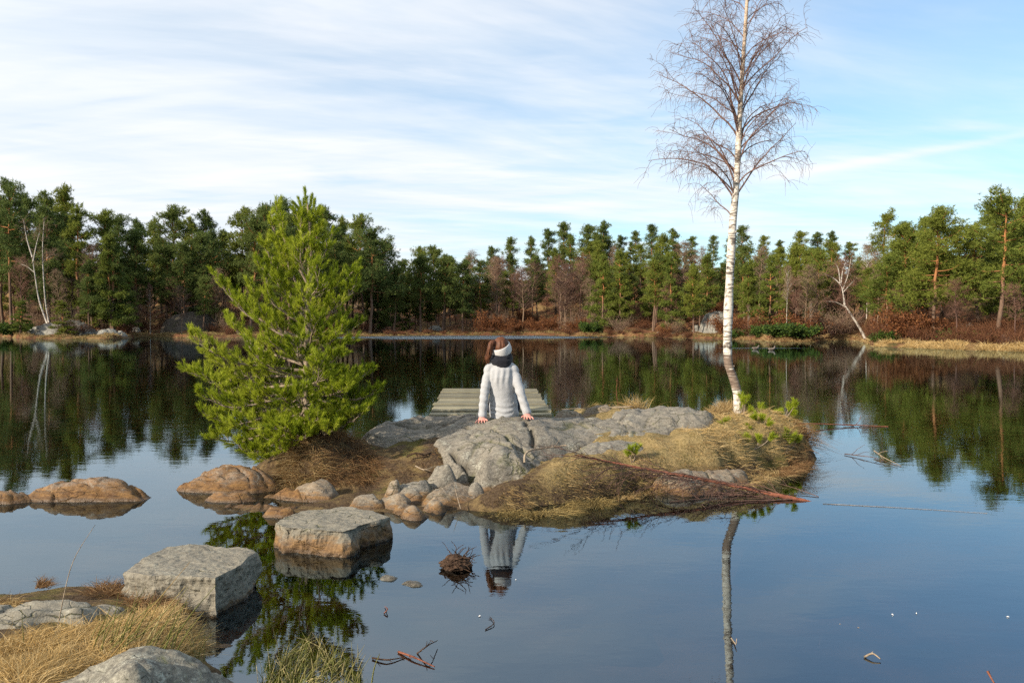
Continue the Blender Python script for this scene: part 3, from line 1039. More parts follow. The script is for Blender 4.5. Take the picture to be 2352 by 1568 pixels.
patch_rock('bank_slab', [(1508, 1092, .12), (1570, 1076, .16), (1650, 1072, .15), (1710, 1077, .11), (1760, 1090, .02), (1740, 1112, -.04), (1640, 1150, -.05), (1545, 1160, -.05), (1500, 1130, -.01)],
           [(1600, 1095, .12), (1660, 1098, .09), (1570, 1120, .05)], M_ROCK_TAN, 'rust-brown sloping slab running into the water below the birch', seed=23, round_w=0.05, round_h=.03, slope=1.2, lift=0.0, res=0.018, amp=.8)
for nm_, ol_, in_, mt_, lb_, sd_ in [
    ('rock', [(905, 1142, .05), (912, 1116, .11), (948, 1103, .145), (985, 1107, .14), (1002, 1125, .09), (962, 1147, .045)], [(950, 1118, .125)], M_ROCK, 'rounded grey stone at the foot of the bare earth hollow', 41),
    ('rock', [(850, 1172, -.02), (860, 1152, .045), (900, 1139, .085), (941, 1142, .085), (937, 1160, .04), (895, 1180, -.03)], [(900, 1152, .065)], M_ROCK_TAN, 'low tan stone at the water edge left of the long red-brown one', 43),
    ('rock', [(884, 1188, -.04), (898, 1167, .03), (940, 1150, .08), (986, 1143, .10), (1022, 1156, .06), (1036, 1178, -.02), (962, 1196, -.05)], [(960, 1164, .065), (1000, 1162, .06)], M_ROCK_TAN, 'long banded red-brown stone lapped by the water', 44),
    ('rock', [(968, 1150, .05), (1000, 1121, .11), (1042, 1109, .135), (1082, 1116, .115), (1092, 1142, .05), (1070, 1168, -.01), (1002, 1176, -.02)], [(1040, 1130, .10), (1015, 1148, .06)], M_ROCK_TAN, 'cracked ochre stone between the slab and the water', 45),
    ('rock', [(670, 1152, .0), (680, 1121, .08), (718, 1105, .13), (756, 1104, .135), (770, 1120, .09), (760, 1142, .03), (710, 1160, -.02)], [(725, 1124, .09)], M_ROCK_TAN, 'tan stone with pale lichen in front of the grass mound', 51),
    ('rock', [(580, 1152, -.03), (608, 1129, .04), (660, 1117, .085), (692, 1121, .085), (690, 1146, .02), (640, 1160, -.04)], [(650, 1134, .05)], M_ROCK_ORANGE, 'orange stone in front of the grass mound', 52),
    ('rock', [(494, 1174, -.03), (520, 1159, .01), (600, 1153, .035), (680, 1157, .035), (690, 1172, .0), (640, 1187, -.04), (540, 1192, -.05)], [(590, 1168, .01)], M_ROCK_ORANGE, 'long flat orange stone barely above the water', 53),
]:
    patch_rock(nm_, ol_, in_, mt_, lb_, seed=sd_, res=0.012, round_w=0.035, round_h=0.02, slope=1.2, amp=0.75, out_w=0.30, fol=0.9, lift=.0)
# (name, x0, x1, ytop, ybot, zb, mat, label, extra)
for a in [
    ('rock', 1266, 1350, 944, 970, .40, M_ROCK_TAN, 'pale rock lying beside the right corner of the dock', dict(seed=31, depth=0.5)),
    ('rock', 1338, 1415, 934, 960, .43, M_ROCK_TAN, 'pinkish rock in front of the golden grass tuft', dict(seed=33, depth=0.5)),
    ('rock', 978, 1056, 1070, 1116, .10, M_ROCK, 'pointed grey stone standing against the foot of the slab', dict(seed=42, depth=0.6, peak=0.72, taper=.6)),
    ('rock', 883, 922, 1104, 1138, .06, M_ROCK_TAN, 'small tan stone leaning on the rounded grey one', dict(seed=46, depth=0.8)),
    ('rock', 796, 880, 1138, 1172, .0, M_ROCK_TAN, 'low olive stone half buried in the dark earth', dict(seed=47, depth=0.5)),
    ('rock', 1070, 1116, 1109, 1140, .05, M_ROCK, 'small pale stone below the lower edge of the slab', dict(seed=48, depth=0.7)),
    ('rock', 400, 640, 1078, 1136, -.01, M_ROCK_ORANGE, 'peaked rust-orange rock beside the grass mound', dict(seed=54, depth=0.32, peak=0.60, terr=1.1, taper=1.0)),
    ('rock', 456, 604, 1130, 1160, -.02, M_ROCK_ORANGE, 'thin rust-brown stone awash in front of the peaked rock', dict(seed=55, depth=0.3)),
    ('rock', 40, 346, 1106, 1156, -.01, M_ROCK_ORANGE, 'long smooth rust-orange rock rising from the water on the left', dict(seed=56, depth=0.28, peak=0.68, terr=0.75, taper=.9)),
    ('rock', -60, 80, 1128, 1160, -.01, M_ROCK_ORANGE, 'ridged rust-orange rock cut off by the left edge', dict(seed=57, depth=0.4, terr=1.4, taper=.7)),
    ('rock', 600, 690, 1168, 1196, -.02, M_ROCK_ORANGE, 'small wet orange stone behind the farther stepping stone', dict(seed=58, depth=0.4)),
    ('rock', 448, 580, 1462, 1506, -.03, M_ROCK_TAN, 'submerged brown stone beside the near grass bank', dict(seed=61, depth=0.5, H=0.03)),
    ('rock', 908, 984, 1340, 1356, -.016, M_ROCK_NEAR, 'flat grey stone just breaking the water, the larger of two', dict(seed=62, depth=0.4, H=0.024, amp=0.25)),
    ('rock', 864, 920, 1329, 1341, -.016, M_ROCK_NEAR, 'flat grey stone just breaking the water, the smaller of two', dict(seed=63, depth=0.35, H=0.022, amp=0.25)),
    ('submerged_rock', 1690, 1800, 1270, 1330, -.20, M_ROCK_TAN, 'brown stone under water right of the birch reflection, the left one', dict(seed=64, depth=0.8, H=0.16, amp=0.5)),
    ('submerged_rock', 1830, 1990, 1290, 1400, -.20, M_ROCK_TAN, 'brown stone under water right of the birch reflection, the broader right one', dict(seed=65, depth=0.8, H=0.15, amp=0.5)),
    ('submerged_rock', 1330, 1500, 1420, 1500, -.22, M_ROCK_TAN, 'brown stone under water between the two reflections', dict(seed=66, depth=0.7, H=0.13, amp=0.5)),
    ('submerged_rock', 1010, 1200, 1460, 1560, -.20, M_ROCK_TAN, 'brown stone under water near the bottom edge', dict(seed=67, depth=0.7, H=0.13, amp=0.5)),
    ('submerged_rock', 640, 900, 1196, 1230, -.14, M_ROCK_ORANGE, 'rusty stone under water behind the farther stepping stone', dict(seed=68, depth=0.5, H=0.10, amp=0.5)),
]:
    dome_rock(*a[:8], **a[8])

patch_rock('bank_rock', [(-60, 1392, .16), (0, 1388, .17), (60, 1380, .18), (112, 1376, .19), (176, 1368, .20), (285, 1368, .20), (290, 1398, .15), (240, 1425, .13), (150, 1450, .13), (60, 1466, .14), (-60, 1475, .14)],
           [(60, 1410, .21), (180, 1395, .22), (250, 1385, .21)], M_BLOCK_GREY, 'flat pale grey rock on the near bank at the left edge', seed=71, round_w=0.05, round_h=0.05, slope=2.0, res=0.010, amp=0.8, out_w=0.15, fol=0.2)
patch_rock('boulder', [(50, 1600, .30), (110, 1550, .33), (172, 1534, .35), (240, 1522, .36), (296, 1508, .37), (330, 1500, .38), (352, 1498, .38), (400, 1514, .35), (460, 1533, .31), (540, 1548, .27), (590, 1570, .22), (600, 1640, .16), (500, 1760, .15), (200, 1800, .2), (0, 1720, .24)],
           [(340, 1515, .40), (250, 1560, .42), (400, 1560, .39), (350, 1620, .42), (200, 1640, .4), (480, 1600, .32)], M_ROCK_NEAR, 'big lichen-spotted boulder at the bottom edge', seed=75, round_w=0.07, round_h=0.04, slope=2.2, res=0.009, amp=1.1, out_w=0.15)


# cut stepping stones: broken blocks with flat tops and steep faces
def block_stone(name, top, ztop, zbot, flare, label, mat, seed, cuts=14):
    pts = [at_z(px, py, ztop + dz_) for px, py, dz_ in top]
    c = np.mean(pts, axis=0)
    bm = bmesh.new()
    tv = [bm.verts.new(p) for p in pts]
    bv = []
    for p in pts:
        d = unit((p - c) * (1, 1, 0))
        bv.append(bm.verts.new((p[0] + d[0] * flare, p[1] + d[1] * flare, zbot)))
    n = len(pts)
    bm.faces.new(tv)
    for i in range(n):
        bm.faces.new((tv[(i + 1) % n], tv[i], bv[i], bv[(i + 1) % n]))
    bm.faces.new(bv[::-1])
    bmesh.ops.recalc_face_normals(bm, faces=bm.faces[:])
    bmesh.ops.triangulate(bm, faces=bm.faces[:])
    for it in range(5):
        long_e = [e for e in bm.edges if e.calc_length() > (0.16, 0.09, 0.05, 0.028, 0.02)[it]]
        bmesh.ops.subdivide_edges(bm, edges=long_e, cuts=1)
        bmesh.ops.triangulate(bm, faces=bm.faces[:])
    bmesh.ops.smooth_vert(bm, verts=bm.verts[:], factor=0.15, use_axis_x=True, use_axis_y=True, use_axis_z=True)
    bm.normal_update()
    co = np.array([v.co for v in bm.verts])
    nr = np.array([v.normal for v in bm.verts])
    side = 1 - np.abs(nr[:, 2])
    d = (0.006 + 0.018 * side) * fbm(co[:, 0] * 6, co[:, 1] * 6, co[:, 2] * 6, 4, seed) + 0.017 * side * (ridge(co[:, 0] * 9, co[:, 1] * 9, co[:, 2] * 9, 3, seed + 4) - 0.7) + 0.004 * fbm(co[:, 0] * 35, co[:, 1] * 35, co[:, 2] * 35, 2, seed + 8)
    for v_, k in zip(bm.verts, co + nr * d[:, None]):
        v_.co = k
    me = bpy.data.meshes.new(name)
    bm.to_mesh(me)
    bm.free()
    me.materials.append(mat)
    o = link(name, me)
    tag(o, label, 'stone', 'stepping stones')
    ROCKS.append(o)
    return o


block_stone('stepping_stone', [(632, 1200, 0), (690, 1174, 0), (784, 1163, 0), (850, 1171, 0), (897, 1185, -.01), (880, 1192, -.01), (826, 1204, -.01), (817, 1212, 0), (786, 1219, 0), (656, 1210, 0)], 0.165, -0.3, 0.03,
            'flat-topped orange-sided stepping stone nearest the island', M_BLOCK, 81)
block_stone('stepping_stone', [(284, 1312, -.03), (330, 1280, 0), (384, 1254, 0), (420, 1249, 0), (560, 1258, 0), (592, 1266, -.01), (568, 1279, -.005), (554, 1296, -.01), (494, 1326, 0), (400, 1320, 0), (344, 1322, -.01)], 0.205, -0.25, 0.02,
            'big pale grey stepping stone with a black right face beside the near bank', M_BLOCK_GREY, 85)


# surfaces for standing things on
def bvh_of(objs):
    vs_, fs_ = [], []
    n = 0
    for o in objs:
        me = o.data
        co = np.empty(len(me.vertices) * 3)
        me.vertices.foreach_get('co', co)
        vs_ += co.reshape(-1, 3).tolist()
        fs_ += [[i + n for i in p.vertices] for p in me.polygons]
        n += len(me.vertices)
    return BVHTree.FromPolygons(vs_, fs_)


BVH_ROCK = bvh_of(ROCKS)


def rock_top(x, y):
    h = BVH_ROCK.ray_cast(Vector((x, y, 5)), Vector((0, 0, -1)))
    return h[0].z if h[0] is not None else -9.0


def top_z(x, y):
    return max(rock_top(x, y), float(ground_z(np.array(x), np.array(y))))


# ------------------------------------------------------------------ far shore terrain
SHORE = [(-900, 768), (-200, 772), (0, 773), (50, 778), (250, 779), (345, 773), (430, 776), (600, 775), (830, 772), (1000, 770.5), (1200, 770), (1300, 771), (1400, 772), (1560, 776), (1650, 778), (1700, 780), (1790, 784.5), (1870, 785), (1930, 781), (1975, 783), (2010, 796), (2200, 803), (2352, 807), (2600, 812), (3000, 820)]
SHORE_PX = np.array([s[0] for s in SHORE], float)
SHORE_D = np.array([at_z(s[0], s[1], 0)[1] for s in SHORE])
HILL_PX = np.array([-900, 0, 200, 420, 520, 700, 850, 1000, 1120, 1250, 1450, 1700, 1850, 1960, 2060, 2200, 2352, 3000], float)
HILL_H = np.array([12, 11, 11, 11, 11, 10, 8, 8, 9, 9.5, 10.5, 10, 9, 8, 7.5, 7.0, 7.5, 8])
HILL_W = np.array([60, 55, 55, 50, 50, 55, 65, 70, 60, 52, 50, 52, 52, 45, 36, 30, 30, 36], float)


def shore_d(px):
    return np.interp(px, SHORE_PX, SHORE_D)


def far_z(X, Y):
    X, Y = np.asarray(X, float), np.asarray(Y, float)
    px = 1176 + FPX * X / Y
    s = Y - shore_d(px)
    h = np.interp(px, HILL_PX, HILL_H)
    w = np.interp(px, HILL_PX, HILL_W)
    z = h * sstep(s / w * 0.5 + 0.0) * 2 * np.where(s < w, 1, 1)
    z = np.minimum(z, h) * sstep(s / 8 + 0.05)
    z = z + (0.30 + 0.22 * vnoise(X * 0.35, Y * 0.2, 0, 66) + 0.12 * vnoise(X * 1.3, Y * 0.8, 0, 67)) * sstep((s + 0.5 * vnoise(X * 0.5, Y * 0.1, 0, 68)) / 0.8) + 0.9 * fbm(X * 0.12, Y * 0.12, 0, 3, 91) * sstep((s - 3) / 12) + 0.16 * fbm(X * 0.6, Y * 0.6, 0, 3, 95) * sstep(s / 2)
    return np.where(s < 0, s * 0.25 - 0.05, z)


pxs = np.linspace(-900, 3000, 330)
ss = np.concatenate([np.linspace(-3, 0, 4), np.linspace(0.4, 12, 30), np.linspace(13, 130, 40)])
PX, SS = np.meshgrid(pxs, ss)
YY = shore_d(PX) + SS
XX = (PX - 1176) / FPX * YY
ZZ = far_z(XX, YY)
nx, ny = len(pxs), len(ss)
i_ = np.arange(ny - 1)[:, None] * nx + np.arange(nx - 1)[None, :]
far_me = make_mesh('far_shore_ground', np.stack([XX, YY, ZZ], -1).reshape(-1, 3), np.stack([i_, i_ + 1, i_ + nx + 1, i_ + nx], -1).reshape(-1, 4), [M_FARGROUND])
tag(link('far_shore_ground', far_me), kind='structure')


def shore_point(px, s):
    d = float(shore_d(px)) + s
    x = (px - 1176) / FPX * d
    return x, d, float(far_z(np.array(x), np.array(d)))

# ================================================================== trees close by
def curve_pts(ctrl, n):
    """smooth curve (Catmull-Rom) through control points"""
    c = np.asarray(ctrl, float)
    c = np.vstack([2 * c[0] - c[1], c, 2 * c[-1] - c[-2]])
    m = len(c) - 3
    t = np.linspace(0, m - 1e-9, n)
    k = t.astype(int)
    f = (t - k)[:, None]
    p0, p1, p2, p3 = c[k], c[k + 1], c[k + 2], c[k + 3]
    return 0.5 * (2 * p1 + (p2 - p0) * f + (2 * p0 - 5 * p1 + 4 * p2 - p3) * f ** 2 + (3 * p1 - p0 - 3 * p2 + p3) * f ** 3)


def needles(mb, base, axis, length, nlen, count, width, mat=0, spread=(24, 54), tone=0.5):
    """one pine shoot: needles set all round its axis, pointing forward"""
    axis = unit(axis)
    t = RNG.uniform(0, 1, count)
    o = base + axis[None, :] * (t * length)[:, None]
    perp = unit(np.cross(RNG.normal(size=(count, 3)), axis))
    ang = np.radians(RNG.uniform(*spread, count)) * (1.05 - 0.5 * t)
    d = axis[None, :] * np.cos(ang)[:, None] + perp * np.sin(ang)[:, None]
    side = unit(np.cross(d, RNG.normal(size=(count, 3)))) * (width / 2)
    ln = nlen * RNG.uniform(0.75, 1.15, count)
    tip = o + d * ln[:, None]
    v = np.stack([o - side, o + side, tip], 1).reshape(-1, 3)
    r = np.clip(tone + RNG.normal(0, 0.16, count), 0, 1)
    mb.raw(v, np.arange(count * 3).reshape(-1, 3), mat, np.repeat(r, 3))


def pine_bough(wood, leaf, path, r0, twig_len=0.30, nlen=0.048, tone=0.5, bare=0.25, density=1.0, up=np.array((0, 0, 1.0)), ncount=72):
    """branch along path with side twigs that carry needle shoots"""
    p = curve_pts(path, 14)
    wood.tube(p, np.linspace(r0, r0 * 0.30, len(p)), 5)
    L = np.linalg.norm(np.diff(p, axis=0), axis=1).sum()
    n = max(5, int(L / 0.050 * density))
    for k in range(n):
        t = bare + (1 - bare) * (k + RNG.uniform(0, 1)) / n
        i = min(int(t * (len(p) - 1)), len(p) - 2)
        f = t * (len(p) - 1) - i
        b = p[i] * (1 - f) + p[i + 1] * f
        fwd = unit(p[i + 1] - p[i])
        side = unit(np.cross(fwd, up)) * (1 if k % 2 else -1)
        lift = up * RNG.uniform(-0.15, 0.75)
        d = unit(fwd * RNG.uniform(0.6, 1.0) + side * RNG.uniform(0.35, 1.0) + lift)
        ln = twig_len * (1.05 - 0.65 * t) * RNG.uniform(0.6, 1.25)
        q = curve_pts([b, b + d * ln * 0.55, b + d * ln * 0.9 + up * ln * RNG.uniform(0.10, 0.28)], 5)
        wood.tube(q, np.linspace(r0 * 0.30, 0.0022, len(q)), 4, cap=False)
        tn = tone + RNG.normal(0, 0.18)
        ax = unit(q[-1] - q[-2])
        needles(leaf, q[-2], ax, ln * 0.30 + 0.05, nlen, int(ncount * 1.1), 0.0046, 0, tone=tn)
        for m in range(1 + int(ln / 0.10)):
            tt = RNG.uniform(0.25, 0.95)
            j = min(int(tt * 4), 3)
            bb = q[j] + (q[j + 1] - q[j]) * RNG.uniform(0, 1)
            dd = unit(ax * 0.8 + rand_unit(1)[0] * 0.75 + up * 0.35)
            l2 = RNG.uniform(0.05, 0.10)
            wood.tube([bb, bb + dd * l2], [0.003, 0.002], 3, cap=False)
            needles(leaf, bb + dd * l2 * 0.25, dd, l2, nlen, ncount, 0.0046, 0, tone=tn + RNG.normal(0, 0.1))
    ax = unit(p[-1] - p[-2])
    needles(leaf, p[-2], ax, 0.10, nlen, ncount + 20, 0.0046, 0, tone=tone + 0.1)


# ------------------------------------------------------------------ the young pine
PD = 7.86


def young_pine():
    wood, trunkb, leaf = MB(), MB(), MB()
    base = at_d(704, 1012, PD)
    trunk_px = [(704, 1016), (702, 940), (704, 860), (706, 770), (709, 680), (713, 590), (712, 530), (709, 492), (706, 466)]
    tp = curve_pts([at_d(x, y, PD) for x, y in trunk_px], 40)
    trunkb.tube(tp, np.interp(np.linspace(0, 1, 40), [0, 0.1, 0.5, 0.8, 1], [0.050, 0.038, 0.027, 0.014, 0.005]), 8)
    tz = tp[:, 2]

    def trunk_at(py):
        z = at_d(704, py, PD)[2]
        return np.array([np.interp(z, tz, tp[:, 0]), PD, z])
    # boughs seen against the sky and water: (start height on trunk, tip x, tip y, tip nearer/farther)
    B = [(800, 478, 640, -.10), (812, 560, 655, .05), (742, 600, 560, .12), (700, 612, 500, .05), (660, 628, 480, -.1), (852, 412, 772, -.2), (880, 415, 852, .25), (905, 440, 905, -.3),
         (930, 455, 950, -.15), (955, 468, 1000, -.25), (960, 545, 1030, -.35), (965, 590, 1050, -.45), (840, 505, 735, .3), (780, 545, 690, .3), (925, 500, 930, .35), (945, 510, 970, -.5), (900, 480, 880, .0),
         (870, 560, 800, -.45), (830, 590, 745, -.35), (760, 600, 640, -.25), (690, 640, 570, .2), (720, 580, 600, -.05), (865, 455, 815, .1), (940, 610, 1010, -.6),
         (640, 762, 545, 0), (690, 826, 612, .1), (716, 832, 640, -.1), (760, 832, 742, .12), (800, 822, 780, -.1), (868, 862, 850, .05), (890, 884, 895, -.15), (910, 862, 920, .2), (935, 830, 950, -.3),
         (820, 800, 745, -.2), (620, 745, 520, .0), (880, 830, 870, -.35), (900, 800, 890, -.5), (850, 790, 810, -.4), (740, 780, 690, -.2), (700, 775, 620, .2), (930, 790, 930, .35), (960, 770, 975, -.4), (780, 805, 720, .25),
         (600, 685, 500, -.1), (580, 738, 490, .05), (560, 690, 480, .05), (655, 690, 560, -.3), (705, 725, 610, -.35), (755, 690, 670, -.45), (800, 730, 730, -.5), (850, 680, 780, -.6), (890, 735, 830, -.6), (930, 690, 900, -.7), (955, 640, 980, -.7),
         (850, 700, 800, .6), (900, 720, 860, .7), (800, 690, 720, .5), (730, 720, 640, .4), (940, 680, 930, .7), (880, 620, 850, .5), (820, 620, 770, .45), (910, 640, 900, -.55), (945, 720, 960, -.55), (965, 760, 985, -.6), (968, 690, 1000, -.65), (965, 810, 965, -.25), (950, 850, 940, -.4), (970, 640, 1030, -.5)]
    for sy, tx, ty, off in B:
        a = trunk_at(sy)
        e = at_d(706 + (tx - 706) * 0.90, ty + 6, PD + off)
        d = e - a
        L = np.linalg.norm(d)
        m1 = a + d * 0.35 + np.array((0, 0, -0.06 * L))
        m2 = a + d * 0.72 + np.array((0, 0, -0.10 * L)) + RNG.normal(0, 0.02, 3)
        tone = 0.58 + 0.14 * (tx < 640) + 0.08 * (ty < 700) + RNG.normal(0, 0.14)  # left and upper boughs lighter: sunlight from the left put into the tone
        pine_bough(wood, leaf, [a, m1, m2, e], 0.006 + 0.010 * L, 0.13 + 0.13 * min(L, 1.0), 0.052, tone, 0.22 if L > 0.6 else 0.1, 1.0)
    # leading shoots
    for x0, y0, x1, y1, ln in [(708, 500, 700, 436, .09), (712, 540, 686, 458, .07), (712, 540, 722, 462, .07), (710, 560, 733, 478, .06), (708, 500, 676, 468, .05), (708, 500, 716, 452, .06)]:
        a, e = at_d(x0, y0, PD), at_d(x1, y1, PD + RNG.uniform(-.08, .08))
        wood.tube([a, e], [0.007, 0.003], 5)
        L = np.linalg.norm(e - a)
        needles(leaf, e - (e - a) * 0.2, e - a, L * 0.2, 0.06, 160, 0.0042, 0, (8, 35), 0.5)
        needles(leaf, a + (e - a) * 0.05, e - a, L * 0.95, 0.055, 420, 0.0042, 0, (25, 50), 0.45)
    root = empty('pine_tree', tuple(base))
    M = Matrix.Translation(-Vector(base))
    for n_, mb, mt in (('trunk', trunkb, M_YOUNGBARK), ('branches', wood, M_YOUNGBARK), ('crown', leaf, M_NEEDLE)):
        o = mb.build(n_, [mt], root)
        o.data.transform(M)
    tag(root, 'bushy bright green young pine growing from a brown grass mound', 'tree')
    return root


young_pine()


# ------------------------------------------------------------------ the birch
BD = 9.23


def droop_path(base, d, L, n=7, gravity=0.5, wob=0.08):
    p = [np.asarray(base, float)]
    d = unit(d)
    for i in range(n - 1):
        p.append(p[-1] + d * L / (n - 1))
        d = unit(d + np.array((0, 0, -gravity / (n - 1))) + RNG.normal(0, wob, 3))
    return np.array(p)


def birch():
    trunkb, limb, twig = MB(), MB(), MB()
    tpx = [(1692, 968, 27), (1694, 930, 24), (1693, 900, 24), (1684, 868, 24), (1673, 834, 24), (1671, 790, 24), (1672, 740, 24), (1675, 660, 23), (1680, 570, 22), (1684, 500, 21), (1690, 440, 18), (1694, 380, 16), (1700, 250, 13.5), (1708, 120, 11), (1716, 0, 9), (1722, -120, 6), (1724, -220, 2.5)]
    ctrl = np.array([at_d(x, y, BD) for x, y, w in tpx])
    tp = curve_pts(ctrl, 110)
    tk = np.linspace(0, len(tpx) - 1, 110)
    rad = np.interp(tk, np.arange(len(tpx)), [w * .43 / FPX * BD for x, y, w in tpx])
    rad = rad * (1 + 0.06 * vnoise(tk * 2.2, tk * 0, 0, 5) + 0.05 * vnoise(tk * 6, tk * 0, 0, 9))
    rad[0:3] *= [1.25, 1.15, 1.06]
    trunkb.tube(tp, rad, 12)
    root_p = ctrl[0]

    def trunk_at(z):
        return np.array([np.interp(z, tp[:, 2], tp[:, 0]), np.interp(z, tp[:, 2], tp[:, 1]), z]), np.interp(z, tp[:, 2], rad)
    zlo, zhi = at_d(1690, 470, BD)[2], at_d(1722, -190, BD)[2]
    explicit = [(462, -1, 1.22), (455, 1, 1.22), (500, -1, .55), (430, -1, 1.1), (400, -1, .9), (372, 1, 1.05), (350, 1, 1.0), (320, -1, 1.25), (310, 1, 1.1), (285, -1, 1.15), (272, 1, 1.15), (240, -1, 1.1), (215, 1, 1.1), (198, -1, 1.05), (185, 1, 1.0)]
    levels = [(at_d(1690, y, BD)[2], s, L, RNG.uniform(-0.35, 0.35)) for y, s, L in explicit]
    for k in range(40):
        z = zlo + (zhi - zlo) * (k + RNG.uniform(0, 1)) / 40
        f = (z - zlo) / (zhi - zlo)
        levels.append((z, RNG.choice((-1, 1)), (1.05 - 0.55 * f) * RNG.uniform(0.75, 1.1), RNG.uniform(-1.3, 1.3)))
    for z, s, L, dep in levels:
        L = L * (.88 if s > 0 else 1.0)
        a, rr = trunk_at(z)
        f = np.clip((z - zlo) / (zhi - zlo), 0, 1)
        d0 = unit((s * RNG.uniform(0.35, 0.75), dep * 0.55, 1.0 + 0.4 * f))
        path = [a]
        d = d0
        n = 11
        for i in range(n):
            path.append(path[-1] + d * L / n)
            out_ = unit((s, dep * 0.9, 0.15))
            d = unit(d + out_ * RNG.uniform(0.02, 0.13) + np.array((0, 0, -0.005 - 0.07 * (i / n) ** 2)) + RNG.normal(0, 0.11, 3))
        path = np.array(path)
        r0 = min(rr * 0.36, 0.011) * (0.5 + 0.5 * L)
        limb.tube(path, np.linspace(r0, 0.0026, len(path)), 5, cap=False)
        ns = int(11 * L + 2)
        for k in range(ns):
            t = 0.15 + 0.85 * (k + RNG.uniform(0, 1)) / ns
            i = min(int(t * n), n - 1)
            b = path[i] + (path[i + 1] - path[i]) * (t * n - i)
            fw = unit(path[i + 1] - path[i])
            d2 = unit(fw * 0.7 + rand_unit(1)[0] * 0.85 + np.array((0, 0, 0.25)))
            l2 = L * RNG.uniform(0.20, 0.50) * (1.15 - 0.5 * t)
            q = droop_path(b, d2, l2, 7, 0.75, 0.17)
            twig.tube(q, np.linspace(0.0029, 0.0014, len(q)), 3, cap=False)
            for m in range(int(3 + l2 * 13)):
                j = RNG.integers(1, len(q) - 1)
                bb = q[j] + (q[j + 1] - q[j]) * RNG.uniform(0, 1)
                d3 = unit(unit(q[j + 1] - q[j]) * 0.5 + rand_unit(1)[0] * 0.9 + np.array((0, 0, -0.2)))
                w_ = droop_path(bb, d3, RNG.uniform(0.08, 0.26), 5, 1.35, 0.22)
                twig.tube(w_, np.linspace(0.0018, 0.0012, len(w_)), 3, cap=False)
    # knots and small stubs on the trunk
    for k in range(9):
        z = root_p[2] + RNG.uniform(0.5, 2.2)
        a, rr = trunk_at(z)
        d = unit((RNG.choice((-1, 1)) * 1.0, RNG.uniform(-1, 0.2), 0.3))
        trunkb.tube([a, a + d * rr * 1.05, a + d * (rr + RNG.uniform(0.004, 0.02))], [0.02, 0.016, 0.006], 6)
    root = empty('birch_tree', tuple(root_p))
    M = Matrix.Translation(-Vector(root_p))
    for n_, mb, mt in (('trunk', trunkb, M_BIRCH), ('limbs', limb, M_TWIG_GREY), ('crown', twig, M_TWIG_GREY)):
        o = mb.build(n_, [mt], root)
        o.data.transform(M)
    tag(root, 'tall bare white-barked birch rising from the right end of the island', 'tree')


birch()


# ------------------------------------------------------------------ pine seedlings by the birch
def seedling(px, py, d_off, stems, label, brown=0.0, name='pine_seedling', z0=0.42):
    """little pine: a thin stem and a few upright needle shoots; stems = [(tip px, tip py)...]"""
    b0 = at_z(px, py, z0)
    x, y = b0[0], b0[1] + d_off
    z = top_z(x, y)
    base = np.array((x, y, z - 0.02))
    wood, leaf = MB(), MB()
    for tx, ty in stems:
        e = at_d(tx, ty, y + RNG.uniform(-.06, .06))
        m = base * 0.45 + e * 0.55 + np.array((0, 0, -0.02))
        p = curve_pts([base, m, e], 8)
        wood.tube(p, np.linspace(0.006, 0.003, 8), 5)
        ax = unit(p[-1] - p[-3])
        k = 1 if RNG.uniform() < brown else 0
        needles(leaf, p[-3], ax, 0.07, 0.052, 130, 0.0036, k, (30, 62), 0.65)
        for q in range(4):
            dd = unit(ax + rand_unit(1)[0] * 0.8 + np.array((0, 0, 0.4)))
            bb = p[-4] + (p[-1] - p[-4]) * RNG.uniform(0, 0.8)
            wood.tube([bb, bb + dd * 0.05], [0.003, 0.002], 3, cap=False)
            needles(leaf, bb + dd * 0.015, dd, 0.055, 0.050, 90, 0.0036, k, (30, 62), 0.65)
    root = empty(name, tuple(base))
    M = Matrix.Translation(-Vector(base))
    for n_, mb, mt in (('stem', wood, [M_YOUNGBARK]), ('needle_tufts', leaf, [M_NEEDLE, M_SAPLING_BROWN])):
        o = mb.build(n_, mt, root)
        o.data.transform(M)
    tag(root, label, 'seedling', 'pine seedlings around the birch')


seedling(1702, 958, -.12, [(1704, 900), (1700, 930), (1712, 915), (1722, 945)], 'upright green pine seedling against the foot of the birch trunk')
seedling(1800, 960, 0, [(1812, 930), (1828, 925), (1796, 948), (1822, 950), (1785, 955)], 'bushy green pine seedling on the right tip of the island')
seedling(1750, 952, .2, [(1752, 925), (1760, 940)], 'small green pine seedling behind the birch')
seedling(1700, 990, 0, [(1645, 985), (1660, 975), (1672, 968), (1690, 985), (1640, 1000)], 'low spreading green pine seedling in front of the birch, on its left', z0=.36)
seedling(1740, 985, -.1, [(1720, 985), (1735, 960), (1750, 965), (1730, 1000), (1765, 975)], 'browning pine seedling in the straw in front of the birch', 0.75, z0=.37)
seedling(1730, 1012, .0, [(1690, 1006), (1715, 1008), (1745, 1008), (1775, 1000), (1700, 998)], 'low green pine seedling hanging over the turf edge below the birch', z0=.29)
seedling(1800, 992, .0, [(1808, 990), (1825, 998), (1838, 1005), (1815, 1008)], 'green pine seedling leaning out over the water at the island tip', z0=.33)
seedling(1450, 1042, -.05, [(1446, 1036), (1462, 1032)], 'tiny green seedling beside the flat oval stone', z0=0.29)


